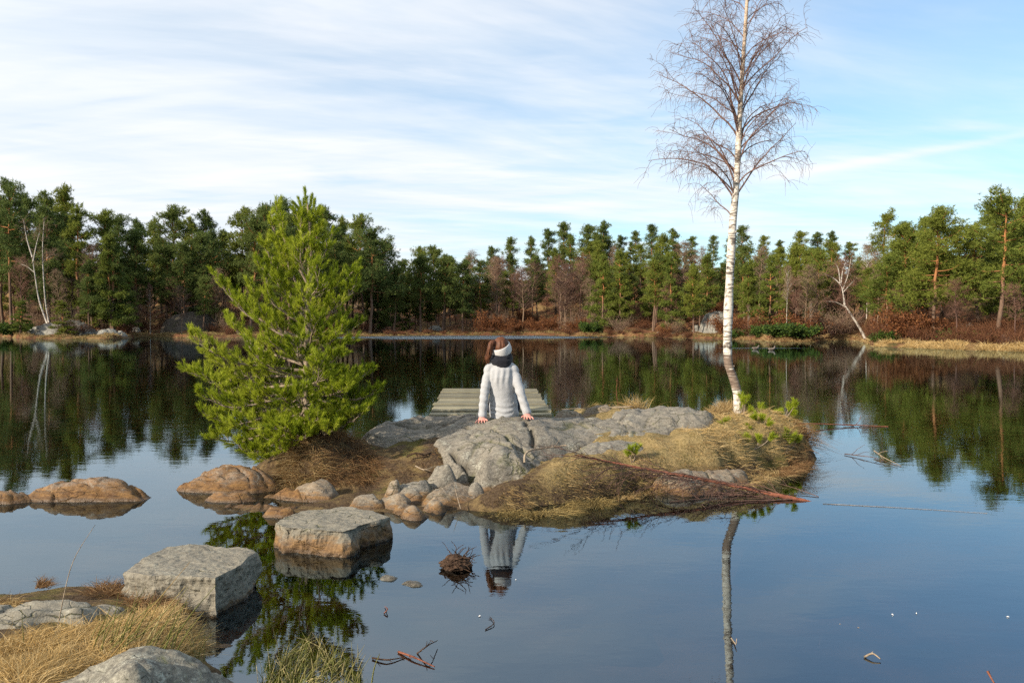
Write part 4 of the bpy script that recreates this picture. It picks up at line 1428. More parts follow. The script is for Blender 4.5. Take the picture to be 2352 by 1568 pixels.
# ------------------------------------------------------------------ fallen birch top lying in the water
def fallen_branch():
    main, twig = MB(), MB()
    ctrl = [at_z(1866, 1152, -0.005), at_z(1800, 1140, .02), at_z(1700, 1118, .07), at_z(1600, 1098, .14), at_z(1500, 1080, .20), at_z(1400, 1060, .27), at_z(1320, 1044, .33)]
    p = curve_pts(ctrl, 40)
    t = np.linspace(0, 1, 40)
    main.tube(p, np.interp(t, [0, 0.05, 0.15, 0.5, 1], [0.004, 0.014, 0.019, 0.014, 0.005]) * (1 + 0.08 * vnoise(t * 30, t * 0)), 8)
    for k in range(62):
        f = 0.12 + 0.85 * (k + RNG.uniform()) / 62
        i = min(int(f * 39), 38)
        b = p[i]
        fw = unit(p[i + 1] - p[i])
        s = RNG.choice((-1, 1), p=(0.75, 0.25))
        side = unit(np.cross(fw, (0, 0, 1))) * s
        d = unit(fw * RNG.uniform(0.7, 1.3) + side * RNG.uniform(-0.1, 0.7) + np.array((0, -0.45 * (k % 3 > 0), RNG.uniform(-0.45, 0.35))))
        L = RNG.uniform(0.3, 0.95) * (1.1 - 0.4 * f)
        q = droop_path(b, d, L, 8, 0.35, 0.09)
        q[:, 2] = np.maximum(q[:, 2], 0.006)
        twig.tube(q, np.linspace(0.0036, 0.0014, len(q)), 4, cap=False)
        for m in range(3 + int(L * 6)):
            j = RNG.integers(1, 7)
            d3 = unit(unit(q[j + 1] - q[j]) + rand_unit(1)[0] * 0.7) if j < 7 else fw
            w_ = droop_path(q[j], d3, RNG.uniform(0.07, 0.25), 5, 0.3, 0.12)
            w_[:, 2] = np.maximum(w_[:, 2], 0.006)
            twig.tube(w_, np.linspace(0.0022, 0.0012, len(w_)), 3, cap=False)
    root = empty('fallen_branch', tuple(p[0]))
    M = Matrix.Translation(-Vector(p[0]))
    for n_, mb, mt in (('stem', main, M_REDBRANCH), ('twigs', twig, M_TWIG)):
        o = mb.build(n_, [mt], root)
        o.data.transform(M)
    tag(root, 'red-barked fallen branch with bare twigs sloping from the turf into the water', 'branch')


fallen_branch()


def stick(name, pts, r, mat, label, cat='stick', side=0, group=None, sides=5):
    mb = MB()
    p = curve_pts(pts, 14)
    mb.tube(p, np.linspace(r, r * 0.45, len(p)), sides)
    for k in range(side):
        i = RNG.integers(2, 12)
        d = unit(unit(p[i + 1] - p[i]) + rand_unit(1)[0] * 0.8)
        q = droop_path(p[i], d, RNG.uniform(0.08, 0.3) * np.linalg.norm(p[-1] - p[0]), 5, 0.1, 0.2)
        q[:, 2] = np.maximum(q[:, 2], min(p[:, 2].min(), 0.004))
        mb.tube(q, np.linspace(r * 0.5, r * 0.25, 5), 4, cap=False)
    o = mb.build(name, [mat])
    tag(o, label, cat, group)
    return o


stick('stick', [at_z(1838, 972, .10), at_z(1880, 973, .05), at_z(1960, 976, .02), at_z(2040, 979, .004)], .012, M_REDBRANCH, 'straight red stick poking from the island tip over the water', 'stick', 3)
stick('twig', [at_z(1940, 1042, .01), at_z(1975, 1046, .02), at_z(2015, 1052, .03), at_z(2062, 1070, .01)], .006, M_TWIG, 'dark twig lying in the water right of the island tip', 'twig', 4)
stick('twig', [at_z(2008, 1035, .05), at_z(2030, 1050, .03), at_z(2070, 1070, .005)], .008, M_DRYTWIG, 'pale twig end jutting from the water right of the island', 'twig', 2)
stick('twig', [at_z(1880, 1140, .004), at_z(1830, 1122, .03), at_z(1790, 1110, .05)], .004, M_TWIG, 'thin dark twig bent above the tip of the fallen branch', 'twig', 2)
stick('reed_stem', [at_z(1890, 1156, .003), at_z(2080, 1166, .003), at_z(2268, 1178, .003)], .0022, M_DRYTWIG, 'long straight pale stem floating right of the fallen branch', 'stem')
stick('twig', [at_z(915, 1496, .004), at_z(950, 1508, .012), at_z(998, 1530, .006)], .006, M_REDBRANCH, 'reddish twig floating near the bottom edge', 'twig', 1)
stick('twig', [at_z(855, 1510, .006), at_z(890, 1514, .01), at_z(930, 1508, .003)], .005, M_PEAT, 'dark knobbly twig floating left of the reddish one', 'twig', 3)
stick('twig', [at_z(958, 1500, .0), at_z(985, 1480, .05), at_z(1005, 1470, .02)], .004, M_PEAT, 'forked dark twig sticking up behind the reddish one', 'twig', 3)
stick('twig', [at_z(1115, 1445, .003), at_z(1135, 1430, .008), at_z(1125, 1415, .003)], .003, M_PEAT, 'short bent dark twig floating below the reflection of the person', 'twig', 1)
stick('twig', [at_z(882, 1408, .003), at_z(890, 1398, .02), at_z(884, 1392, .004)], .004, M_REDBRANCH, 'tiny hooked twig floating right of the pine reflection', 'twig')
stick('reed_stem', [at_z(1985, 1508, .003), at_z(2004, 1500, .02), at_z(2022, 1512, .01)], .006, M_DRYTWIG, 'bent pale reed stub breaking the water at lower right', 'stem', 2)
stick('reed_stem', [at_z(1880, 1490, -.06), at_z(1890, 1455, -.03), at_z(1930, 1432, .0)], .005, M_DRYTWIG, 'curved pale stem under water at lower right', 'stem')
stick('reed_stem', [at_z(1970, 1440, -.0), at_z(2000, 1462, -.03), at_z(2035, 1490, -.06)], .005, M_DRYTWIG, 'straight pale stem under water at lower right', 'stem')
stick('twig', [at_z(2268, 1540, .05), at_z(2276, 1555, .03), at_z(2290, 1580, .0)], .006, M_REDBRANCH, 'red twig rising from the water at the bottom right edge', 'twig')
stick('twig', [at_z(1680, 1465, .0), at_z(1690, 1478, .012), at_z(1692, 1466, .03)], .004, M_DRYTWIG, 'curled twig tip beside the reflection of the birch trunk', 'twig', 1)
stick('root', [at_z(1205, 1062, .27), at_z(1206, 1045, .33), at_z(1220, 1033, .36), at_z(1255, 1028, .36), at_z(1300, 1022, .37)], .013, M_DRYTWIG, 'weathered grey root curling over the turf beside the slab', 'root', 2)
stick('root', [at_z(935, 1048, .26), at_z(955, 1040, .30), at_z(975, 1044, .28), at_z(990, 1038, .29)], .010, M_PEAT, 'gnarled dark root in the bare earth hollow', 'root', 6)
stick('root', [at_z(955, 1070, .20), at_z(975, 1078, .20), at_z(1000, 1070, .22)], .007, M_DRYTWIG, 'pale bent root lying in the bare earth hollow', 'root', 2)
stick('stick', [at_z(1058, 1168, .03), at_z(1050, 1140, .10), at_z(1042, 1108, .20)], .004, M_DRYTWIG, 'thin pale stick leaning on the front rocks', 'stick')
stick('stick', [at_z(1392, 938, .52), at_z(1450, 933, .56), at_z(1270, 940, .50)][::1], .006, M_DRYTWIG, 'pale dead stick lying behind the low rock ridge', 'stick')


# floating clod of peat and roots
def clod():
    c = at_z(1047, 1296, .02)
    bm = bmesh.new()
    bmesh.ops.create_icosphere(bm, subdivisions=4, radius=1)
    co = np.array([v_.co for v_ in bm.verts])
    s = 1 + 0.30 * fbm(co[:, 0] * 2, co[:, 1] * 2, co[:, 2] * 2, 4, 4) + 0.12 * fbm(co[:, 0] * 9, co[:, 1] * 9, co[:, 2] * 9, 2, 8)
    for v_, k in zip(bm.verts, co * s[:, None] * (0.088, 0.07, 0.05)):
        v_.co = k
    me = bpy.data.meshes.new('clod')
    bm.to_mesh(me)
    bm.free()
    me.materials.append(M_PEAT)
    root = empty('peat_clod', tuple(c))
    link('clod', me, root)
    mb = MB()
    for k in range(46):
        b = rand_unit(1)[0] * (0.085, 0.068, 0.048)
        b[2] = abs(b[2])
        d = unit(np.cross(b, RNG.normal(size=3)) * 6 + b * 4 + (RNG.uniform(0, 1.2), 0, 0.1))
        q = droop_path(b, d, RNG.uniform(0.05, 0.13), 5, 0.9, 0.25)
        mb.tube(q, np.linspace(.003, .0015, 5), 4, mat=0)
    mb.build('roots', [M_PEAT], root)
    tag(root, 'dark clod of peat and roots sticking out of the water', 'clod')


clod()
for k in range(5):
    px, py = [(1185, 1330), (1102, 1413), (2050, 1410), (2105, 1407), (2315, 1415), (1995, 1380), (1600, 1395), (1800, 1395), (52, 1236), (1700, 1302), (2350, 1402), (130, 1248), (1175, 1310), (830, 1470), (1440, 1310), (2248, 1330)][k]
    c = at_z(px, py, .004)
    a_ = RNG.uniform(0, 3)
    L, w_ = RNG.uniform(.005, .010), RNG.uniform(.002, .004)
    n_ = 8
    ang = np.arange(n_) * 2 * math.pi / n_
    rim = np.stack([c[0] + L * np.cos(ang) * math.cos(a_) - w_ * np.sin(ang) * math.sin(a_), c[1] + L * np.cos(ang) * math.sin(a_) + w_ * np.sin(ang) * math.cos(a_), np.full(n_, .003)], -1)
    vv = np.vstack([rim, [c + (0, 0, .004)]])
    o = link('floating_petal', make_mesh('floating_petal', vv, [(i, (i + 1) % n_, n_) for i in range(n_)], [M_FLECK]))
    tag(o, 'tiny white fleck floating on the water', 'fleck', 'white flecks on the water')

# ================================================================== grass
def grass(name, P, length, width, mat, lean=(0, 0), droop=0.6, spread=0.5, seed=0, label=None, cat='grass', tone=(0.2, 1.0), segs=3, flat=False):
    """one blade from each ground point: a tapering strip that bends over"""
    rng = np.random.default_rng(seed)
    P = np.asarray(P, float)
    n = len(P)
    ln = rng.uniform(length[0], length[1], n) * (1 + 0.35 * fbm(P[:, 0] * 7, P[:, 1] * 7, 3, 2, seed + 9))
    fx_ = 0.9 * fbm(P[:, 0] * 5, P[:, 1] * 5, 0, 2, seed + 3)
    fy_ = 0.9 * fbm(P[:, 0] * 5, P[:, 1] * 5, 7, 2, seed + 4)
    d = np.stack([rng.normal(lean[0], spread, n) + fx_, rng.normal(lean[1], spread, n) + fy_, np.ones(n) * (0.25 if flat else 1.0)], -1)
    d = unit(d)
    side = unit(np.cross(d, np.stack([rng.normal(size=n), rng.normal(size=n), np.zeros(n)], -1) + 1e-3))
    bend = np.stack([d[:, 0], d[:, 1], np.full(n, -0.6)], -1) * droop * rng.uniform(0.4, 1.4, n)[:, None]
    rows = []
    for k in range(segs + 1):
        t = k / segs
        c = P + d * (ln * t)[:, None] + bend * (ln * t * t * 0.6)[:, None]
        w = (width * (1 - t) ** 0.7 / 2)
        if k == segs:
            rows.append(c[:, None, :])
        else:
            rows.append(np.stack([c - side * w, c + side * w], 1))
    V = np.concatenate(rows, 1)
    k = V.shape[1]
    tr = []
    for s_ in range(segs - 1):
        a = 2 * s_
        tr += [(a, a + 1, a + 3), (a, a + 3, a + 2)]
    a = 2 * (segs - 1)
    tr.append((a, a + 1, a + 2))
    T = (np.arange(n)[:, None, None] * k + np.array(tr)[None]).reshape(-1, 3)
    r = np.repeat(rng.uniform(tone[0], tone[1], n), k)
    o = link(name, make_mesh(name, V.reshape(-1, 3), T, [mat], False, r))
    tag(o, label, cat, None, 'stuff')
    return o


def scatter(n, zone, zf, avoid_rock=True, seed=0, pts=None, bury=0.01):
    """n random ground points inside a picture-space-free world polygon"""
    rng = np.random.default_rng(seed)
    poly = [tuple(p[:2]) for p in zone]
    xs, ys = [p[0] for p in poly], [p[1] for p in poly]
    res = []
    X = rng.uniform(min(xs), max(xs), n * 3)
    Y = rng.uniform(min(ys), max(ys), n * 3)
    ok = poly_sd(X, Y, poly) > 0
    X, Y = X[ok][:n], Y[ok][:n]
    Z = zf(X, Y)
    if avoid_rock:
        keep = np.array([rock_top(x, y) < z + 0.004 for x, y, z in zip(X, Y, Z)])
        X, Y, Z = X[keep], Y[keep], Z[keep]
    k = Z > 0.005
    return np.stack([X[k], Y[k], Z[k] - bury], -1)


def zone(*pts):
    return [W(p) for p in pts]


right_turf = zone((1120, 1165, .02), (1190, 1090, .18), (1215, 1060, .25), (1300, 1005, .36), (1450, 985, .42), (1640, 962, .46), (1700, 945, .45), ('w', 2.7, 10.2, .1), ('w', 3.4, 9.9, .1), ('w', 3.5, 9.2, .1), (1835, 1010, .2), (1760, 1070, .1), (1620, 1090, .1), (1500, 1090, .12), (1400, 1125, .08), (1300, 1160, .0), (1180, 1172, .0))
P = scatter(30000, right_turf, ground_z, seed=1)
P = P[fbm(P[:, 0] * 3.3, P[:, 1] * 3.3, 2, 3, 62) > -0.25]
big = fbm(P[:, 0] * 1.6, P[:, 1] * 1.6, 0, 3, 61)
grass('turf', P[big < 0.1], (.015, .05), .0042, M_OLIVE, (0.2, -0.2), 1.0, 1.5, 2, 'short olive and straw turf covering the right half of the island', flat=True)
grass('straw', P[big >= 0.1], (.02, .075), .0040, M_STRAW, (0.3, -0.2), 1.0, 1.5, 3, 'matted pale straw on the right half of the island', flat=True)
straw_tip = zone((1560, 985, .41), (1640, 955, .46), (1700, 940, .45), ('w', 2.8, 10.1, .2), ('w', 3.35, 9.8, .2), ('w', 3.45, 9.2, .2), (1835, 995, .3), (1780, 1015, .32), (1680, 1020, .33), (1600, 1010, .38))
P = scatter(11000, straw_tip, ground_z, seed=4)
grass('straw_mat', P[::2], (.04, .14), .0040, M_GOLD, (0.2, -0.2), 1.2, 1.2, 5, 'golden straw heaped round the foot of the birch', flat=False)


def edge_grass(name, line, n, length, mat, lean, seed, label, droop=2.2, spread=0.4, jit=0.06, width=.005, zoff=0.0):
    rng = np.random.default_rng(seed)
    pts = curve_pts([W(p) for p in line], 60)
    i = rng.uniform(0, 58.99, n)
    k = i.astype(int)
    P = pts[k] + (pts[k + 1] - pts[k]) * (i - k)[:, None]
    P[:, :2] += rng.normal(0, jit, (n, 2))
    P[:, 2] = np.maximum(ground_z(P[:, 0], P[:, 1]), 0.0) - 0.01 + zoff
    return grass(name, P, length, width, mat, lean, droop, spread, seed, label)


# turf hanging over the bank towards the water
edge_grass('overhanging_grass', [(1120, 1160, .07), (1180, 1146, .12), (1250, 1128, .18), (1330, 1108, .2), (1390, 1090, .22)], 2600, (.05, .15), M_OLIVE, (0.1, -0.9), 11, 'olive grass hanging over the turf edge toward the water')
edge_grass('overhanging_grass', [(1390, 1086, .22), (1450, 1072, .25), (1540, 1056, .27), (1640, 1052, .28), (1710, 1036, .3), (1780, 1014, .32)], 2000, (.05, .15), M_STRAW, (0.2, -0.9), 12, 'straw-coloured grass hanging over the turf edge below the birch')
edge_grass('overhanging_grass', [(1770, 1022, .3), (1810, 1000, .36), (1835, 990, .34), ('w', 3.4, 9.5, .2)], 1500, (.07, .20), M_BROWNGRASS, (0.9, -0.7), 13, 'brown grass and roots hanging from the island tip', 2.4)
# tuft behind the ridge and behind the dome
edge_grass('grass_tuft', [(1345, 940, .47), (1390, 932, .5), (1440, 930, .5), (1468, 936, .5)], 1500, (.09, .22), M_GOLD, (0.2, 0), 14, 'golden grass tuft at the back of the island beside the dock', 0.8, 0.5, 0.05, zoff=0.06)
edge_grass('grass_tuft', [(1525, 932, .5), (1560, 930, .5)], 300, (.06, .16), M_GOLD, (0.1, 0), 15, 'small golden tuft peeping over the low rock ridge', 0.6, 0.5, 0.03, zoff=0.08)
edge_grass('grass_tuft', [(1625, 955, .47), (1655, 948, .47), (1685, 948, .46)], 900, (.10, .24), M_STRAW, (0.3, 0), 16, 'straw-coloured grass tuft between the rock ridge and the birch', 0.7, 0.5, 0.05)
stick('twig', [at_z(1420, 930, .52), at_d(1416, 900, 9.6), at_d(1418, 868, 9.6)], .004, M_REDBRANCH, 'thin upright red twig in the golden tuft beside the dock', 'twig', 9)

# mound under the pine
mound = zone((612, 1118, .02), (645, 1060, .2), (660, 1015, .37), (700, 985, .45), (780, 978, .45), (850, 1020, .32), (870, 1060, .2), (860, 1100, .1), (770, 1110, .06), (690, 1115, .04))
P = scatter(9500, mound, ground_z, seed=21)
grass('brown_grass', P[::2], (.06, .20), .0042, M_BROWNGRASS, (-0.05, -0.6), 1.6, 1.3, 22, 'tangled brown dead grass covering the mound under the young pine')
P = scatter(2600, zone((612, 1125, .0), (640, 1075, .15), (665, 1030, .33), (720, 1050, .25), (760, 1090, .12), (700, 1118, .04), (640, 1128, .0)), ground_z, seed=23)
grass('pale_grass', P[::2], (.08, .22), .0042, M_STRAW, (-0.3, -0.8), 1.8, 0.8, 24, 'paler dead grass combed down the left side of the mound')
P = scatter(2600, zone((770, 1110, .06), (860, 1050, .22), (1000, 1010, .33), (1010, 1050, .24), (1000, 1090, .14), (880, 1130, .05)), ground_z, seed=25)
grass('litter', P, (.02, .07), .004, M_BROWNGRASS, (0, -0.2), 0.6, 1.5, 26, 'thin dead grass and needles on the bare earth hollow', flat=True)
for ln_, sd_, lb_ in (([(1010, 1030, .3), (1025, 1055, .24), (1040, 1085, .16)], 31, 'olive grass fringe along the left side of the tilted slab'), ([(1195, 1058, .27), (1180, 1080, .2), (1165, 1100, .14)], 32, 'olive grass fringe along the right side of the tilted slab')):
    edge_grass('grass_fringe', ln_, 500, (.04, .10), M_OLIVE, (0, -0.4), sd_, lb_, 1.0, 0.6, 0.03)
P = scatter(900, zone((930, 1012, .33), (960, 1006, .34), (985, 1012, .33), (950, 1020, .31)), ground_z, False, seed=33)
if len(P):
    grass('moss_patch', P, (.012, .03), .006, M_MOSS, (0, 0), 0.3, 0.9, 34, 'bright moss patch where the bedrock meets the earth', 'moss')

# near bank, bottom left
nb = zone((-80, 1560, .2), (0, 1480, .2), (160, 1455, .2), (300, 1425, .14), (380, 1400, .08), (440, 1425, .08), (470, 1470, .0), (450, 1510, .05), (400, 1520, .15), (300, 1520, .24), (150, 1545, .26), (60, 1600, .28))
P = scatter(15000, nb, bank_z, seed=41)
k = P[:, 0] < -1.15
grass('golden_grass', P[k], (.04, .13), .0030, M_GOLD, (0.25, 0.0), 0.9, 0.75, 42, 'thick golden grass on the near bank behind the boulder')
grass('brown_bank_grass', P[~k], (.04, .13), .0030, M_STRAW, (0.3, 0.0), 1.2, 0.95, 43, 'tangled straw on the near bank beside the big stepping stone')
P = scatter(2600, zone((205, 1368, .05), (240, 1330, .05), (300, 1318, .1), (350, 1350, .06), (380, 1400, .06), (300, 1410, .12), (292, 1372, .08)), lambda X, Y: np.maximum(bank_z(X, Y), 0.02), True, seed=44)
grass('grass_tuft', P, (.05, .14), .0035, M_BROWNGRASS, (0.0, -0.3), 1.4, 0.6, 45, 'brown grass tuft at the left foot of the big stepping stone')
P = scatter(500, zone((-60, 1400, .1), (-20, 1372, .1), (40, 1372, .1), (40, 1395, .1)), lambda X, Y: np.maximum(bank_z(X, Y), 0.10), False, seed=46)
grass('grass_tuft', P, (.04, .11), .003, M_STRAW, (0, 0), 1.0, 0.5, 47, 'small straw tuft at the left edge behind the flat pale rock')
P = scatter(260, zone((78, 1386, .1), (92, 1370, .1), (112, 1372, .1), (112, 1386, .1)), lambda X, Y: np.full(X.shape, .185), False, seed=48)
grass('grass_tuft', P, (.03, .08), .003, M_BROWNGRASS, (0, 0), 1.0, 0.6, 49, 'tiny brown tuft growing on the flat pale rock')
P = scatter(420, zone((590, 1575, .0), (660, 1500, -.02), (760, 1510, -.02), (830, 1560, -.02), (860, 1640, -.02), (640, 1660, .0)), lambda X, Y: np.full(X.shape, 0.012), False, seed=51)
grass('sedge', P, (.05, .17), .0035, M_RUSH, (0.15, 0.0), 0.7, 0.35, 52, 'thin yellow-green sedge rising from the water at the bottom edge')


# single tall rush blades: each one can be picked out
def rush(px0, py0, z0, px1, py1, r, mat, label, bow=0.05, group=None):
    a = at_z(px0, py0, z0)
    e = at_d(px1, py1, a[1] + RNG.uniform(-.05, .05))
    m = (a + e) / 2 + np.array((-bow * (e[0] - a[0]), 0, bow * np.linalg.norm(e - a)))
    p = curve_pts([a, m, e], 12)
    mb = MB()
    mb.tube(p, np.linspace(r, r * 0.3, 12), 5, rnd=RNG.uniform(0.1, 0.9))
    if label in ('', 'gap'):
        L_, lean_ = np.hypot(px1 - px0, py1 - py0), px1 - px0
        size_ = 'tall' if L_ > 110 else 'short' if L_ < 80 else 'middling'
        tilt_ = 'left-leaning' if lean_ < -8 else 'upright' if lean_ < 15 else 'right-leaning' if lean_ < 40 else 'strongly slanting'
        if label == '':
            where_ = 'at the left end of the clump' if px0 < 680 else 'in the middle of the clump' if px0 < 750 else 'at the right end of the clump'
            label = '%s %s sedge stalk %s at the bottom edge' % (size_, tilt_, where_)
        else:
            label = '%s %s thin rush beside the dark gap, %s' % (size_, tilt_, 'nearer the bank' if px0 < 435 else 'nearer the water')
    if label is None:
        L_ = np.hypot(px1 - px0, py1 - py0)
        label = '%s %s rush stalk in the golden grass, rooted %s' % ('long' if L_ > 145 else 'short' if L_ < 95 else 'middling', 'strongly slanting' if px1 - px0 > 85 else 'nearly upright' if px1 - px0 < 45 else 'right-leaning', 'near the left rock' if px0 < 260 else 'above the boulder peak' if px0 < 340 else 'beside the water gap')
    tag(mb.build('rush_stalk', [mat]), label, 'rush', group)


rush(132, 1440, .18, 218, 1205, .0026, M_DRYTWIG, 'tall single grey stalk bending right over the water at left', 0.10)
rush(236, 1530, .24, 436, 1290, .0024, M_GOLD, 'long straw stalk slanting across the big stepping stone', 0.0)
rush(302, 1450, .16, 222, 1390, .0035, M_GOLD, 'thick pale broken stalk lying toward the flat pale rock', 0.0)
rush(55, 1490, .22, 50, 1400, .0020, M_RUSH, 'upright green stalk at the far left of the near bank')
for k in range(46):
    px0 = RNG.uniform(190, 400)
    py0 = RNG.uniform(1480, 1530)
    rush(px0, py0, .2, px0 + RNG.uniform(20, 120), py0 - RNG.uniform(50, 150), RNG.uniform(.0022, .0034), M_RUSH, None, 0.03, 'green rush stalks on the near bank')
for k in range(14):
    px0 = RNG.uniform(400, 470)
    rush(px0, RNG.uniform(1500, 1530), .08, px0 + RNG.uniform(-60, 60), RNG.uniform(1420, 1500), RNG.uniform(.0016, .0024), M_RUSH, 'gap', 0.06, 'crossing rush stalks beside the water gap')
for k in range(26):
    px0 = RNG.uniform(620, 830)
    py0 = RNG.uniform(1545, 1620)
    rush(px0, py0, .0, px0 + RNG.uniform(-30, 70), py0 - RNG.uniform(60, 140), RNG.uniform(.0014, .0022), M_RUSH, '', 0.06, 'sedge stalks at the bottom edge')
rush(850, 1600, .0, 872, 1500, .004, M_RUSH, 'dark green curved blade with a straw tip at the bottom edge', 0.1)


# ================================================================== dock
def dock():
    z = 0.45
    nd, fd = 9.36, 13.05
    x0n, x1n = (985 - 1176) / FPX * nd, (1270 - 1176) / FPX * nd
    xc0, xc1 = x0n + 0.0, x1n + 0.0
    x0f, x1f = (1020 - 1176) / FPX * fd, (1231 - 1176) / FPX * fd
    root = empty('wooden_dock', ((xc0 + xc1) / 2, (nd + fd) / 2, 0))
    n = 17
    pitch = (fd - nd) / n
    for k in range(n):
        f = (k + 0.5) / n
        xa, xb = x0n + (x0f - x0n) * f + RNG.normal(0, .010), x1n + (x1f - x1n) * f + RNG.normal(0, .010)
        y = nd + pitch * (k + 0.5)
        bm = bmesh.new()
        bmesh.ops.create_cube(bm, size=1)
        bmesh.ops.scale(bm, vec=(xb - xa, pitch - 0.030, 0.034), verts=bm.verts)
        bmesh.ops.bevel(bm, geom=bm.edges[:], offset=0.005, segments=1, affect='EDGES')
        me = bpy.data.meshes.new('plank')
        bm.to_mesh(me)
        bm.free()
        me.materials.append(M_WOOD)
        o = link('plank', me, root)
        o.location = ((xa + xb) / 2 - root.location.x, y - root.location.y, z - 0.017 + RNG.normal(0, .006))
        o.rotation_euler = (RNG.normal(0, .004), RNG.normal(0, .003), RNG.normal(0, .002))

    def beam(name, a, b, w, h):
        a, b = Vector(a), Vector(b)
        bm = bmesh.new()
        bmesh.ops.create_cube(bm, size=1)
        bmesh.ops.scale(bm, vec=((b - a).length, w, h), verts=bm.verts)
        bmesh.ops.bevel(bm, geom=bm.edges[:], offset=0.006, segments=1, affect='EDGES')
        me = bpy.data.meshes.new(name)
        bm.to_mesh(me)
        bm.free()
        me.materials.append(M_WOOD)
        o = link(name, me, root)
        o.location = (a + b) / 2 - root.location
        o.rotation_euler = (b - a).to_track_quat('X', 'Z').to_euler()
    beam('edge_beam', (x0n + .01, nd + .02, z - .098), (x1n - .01, nd + .02, z - .098), .04, .12)
    beam('edge_beam', (x0f + .01, fd - .02, z - .098), (x1f - .01, fd - .02, z - .098), .04, .12)
    beam('side_beam', (x0n + .05, nd + .05, z - .10), (x0f + .05, fd - .05, z - .10), .05, .12)
    beam('side_beam', (x1n - .05, nd + .05, z - .10), (x1f - .05, fd - .05, z - .10), .05, .12)
    for x, y in ((x0n + .1, nd + .2), (x1n - .1, nd + .2), (x0f + .1, fd - .3), (x1f - .1, fd - .3)):
        beam('post', (x, y, -1.3), (x, y, z - .04), .09, .09)
    tag(root, 'weathered grey-green wooden dock of cross planks behind the person', 'dock')


dock()


# ================================================================== person
def loft(bm_list, pts, rx, ry=None, sides=18, ref=(0, 1, 0), close=True):
    """closed tube of elliptical sections; rx along the side, ry along ref"""
    p = np.asarray(pts, float)
    n = len(p)
    rx = np.broadcast_to(np.asarray(rx, float), (n,))
    ry = rx if ry is None else np.broadcast_to(np.asarray(ry, float), (n,))
    t = unit(np.gradient(p, axis=0))
    b = np.asarray(ref, float)[None] - t * (t @ np.asarray(ref, float))[:, None]
    b = unit(b)
    a = np.cross(b, t)
    ang = np.arange(sides) * 2 * math.pi / sides
    ring = p[:, None] + rx[:, None, None] * np.cos(ang)[None, :, None] * a[:, None] + ry[:, None, None] * np.sin(ang)[None, :, None] * b[:, None]
    v = ring.reshape(-1, 3).tolist()
    o = bm_list['n']
    f = []
    for i in range(n - 1):
        for j in range(sides):
            k = (j + 1) % sides
            f.append((o + i * sides + j, o + i * sides + k, o + (i + 1) * sides + k, o + (i + 1) * sides + j))
    # rounded ends
    for end, sgn in ((0, -1), (n - 1, 1)):
        c = p[end] + t[end] * sgn * min(rx[end], ry[end]) * 0.6
        v.append(c.tolist())
        ci = o + len(v) - 1
        for j in range(sides):
            k = (j + 1) % sides
            f.append((ci, o + end * sides + k, o + end * sides + j) if sgn < 0 else (ci, o + end * sides + j, o + end * sides + k))
    bm_list['v'] += v
    bm_list['f'] += f
    bm_list['n'] += len(v)


def ball(bl, c, r, sub=2):
    bm = bmesh.new()
    bmesh.ops.create_icosphere(bm, subdivisions=sub, radius=1)
    o = bl['n']
    r = np.broadcast_to(np.asarray(r, float), (3,))
    vv = [(np.array(v_.co) * r + c).tolist() for v_ in bm.verts]
    bl['v'] += vv
    bl['f'] += [tuple(o + q.index for q in fc.verts) for fc in bm.faces]
    bl['n'] += len(vv)
    bm.free()


def remeshed(name, bl, voxel, mats, smooth_iter=6, disp=None):
    me = bpy.data.meshes.new(name + '_raw')
    me.from_pydata(bl['v'], [], bl['f'])
    ob = bpy.data.objects.new('tmp', me)
    COL.objects.link(ob)
    m = ob.modifiers.new('r', 'REMESH')
    m.mode = 'VOXEL'
    m.voxel_size = voxel
    s = ob.modifiers.new('s', 'SMOOTH')
    s.iterations = smooth_iter
    s.factor = 0.5
    dg = bpy.context.evaluated_depsgraph_get()
    res = bpy.data.meshes.new_from_object(ob.evaluated_get(dg))
    bpy.data.objects.remove(ob)
    bpy.data.meshes.remove(me)
    res.name = name
    if disp is not None:
        co = np.empty(len(res.vertices) * 3)
        res.vertices.foreach_get('co', co)
        co = co.reshape(-1, 3)
        nr = np.empty(len(res.vertices) * 3)
        res.vertex_normals.foreach_get('vector', nr) if hasattr(res, 'vertex_normals') else res.vertices.foreach_get('normal', nr)
        co = co + nr.reshape(-1, 3) * disp(co)[:, None]
        res.vertices.foreach_set('co', co.ravel())
    res.materials.clear()
    for mt in mats:
        res.materials.append(mt)
    res.polygons.foreach_set('use_smooth', np.ones(len(res.polygons), bool))
    res.update()
    return res


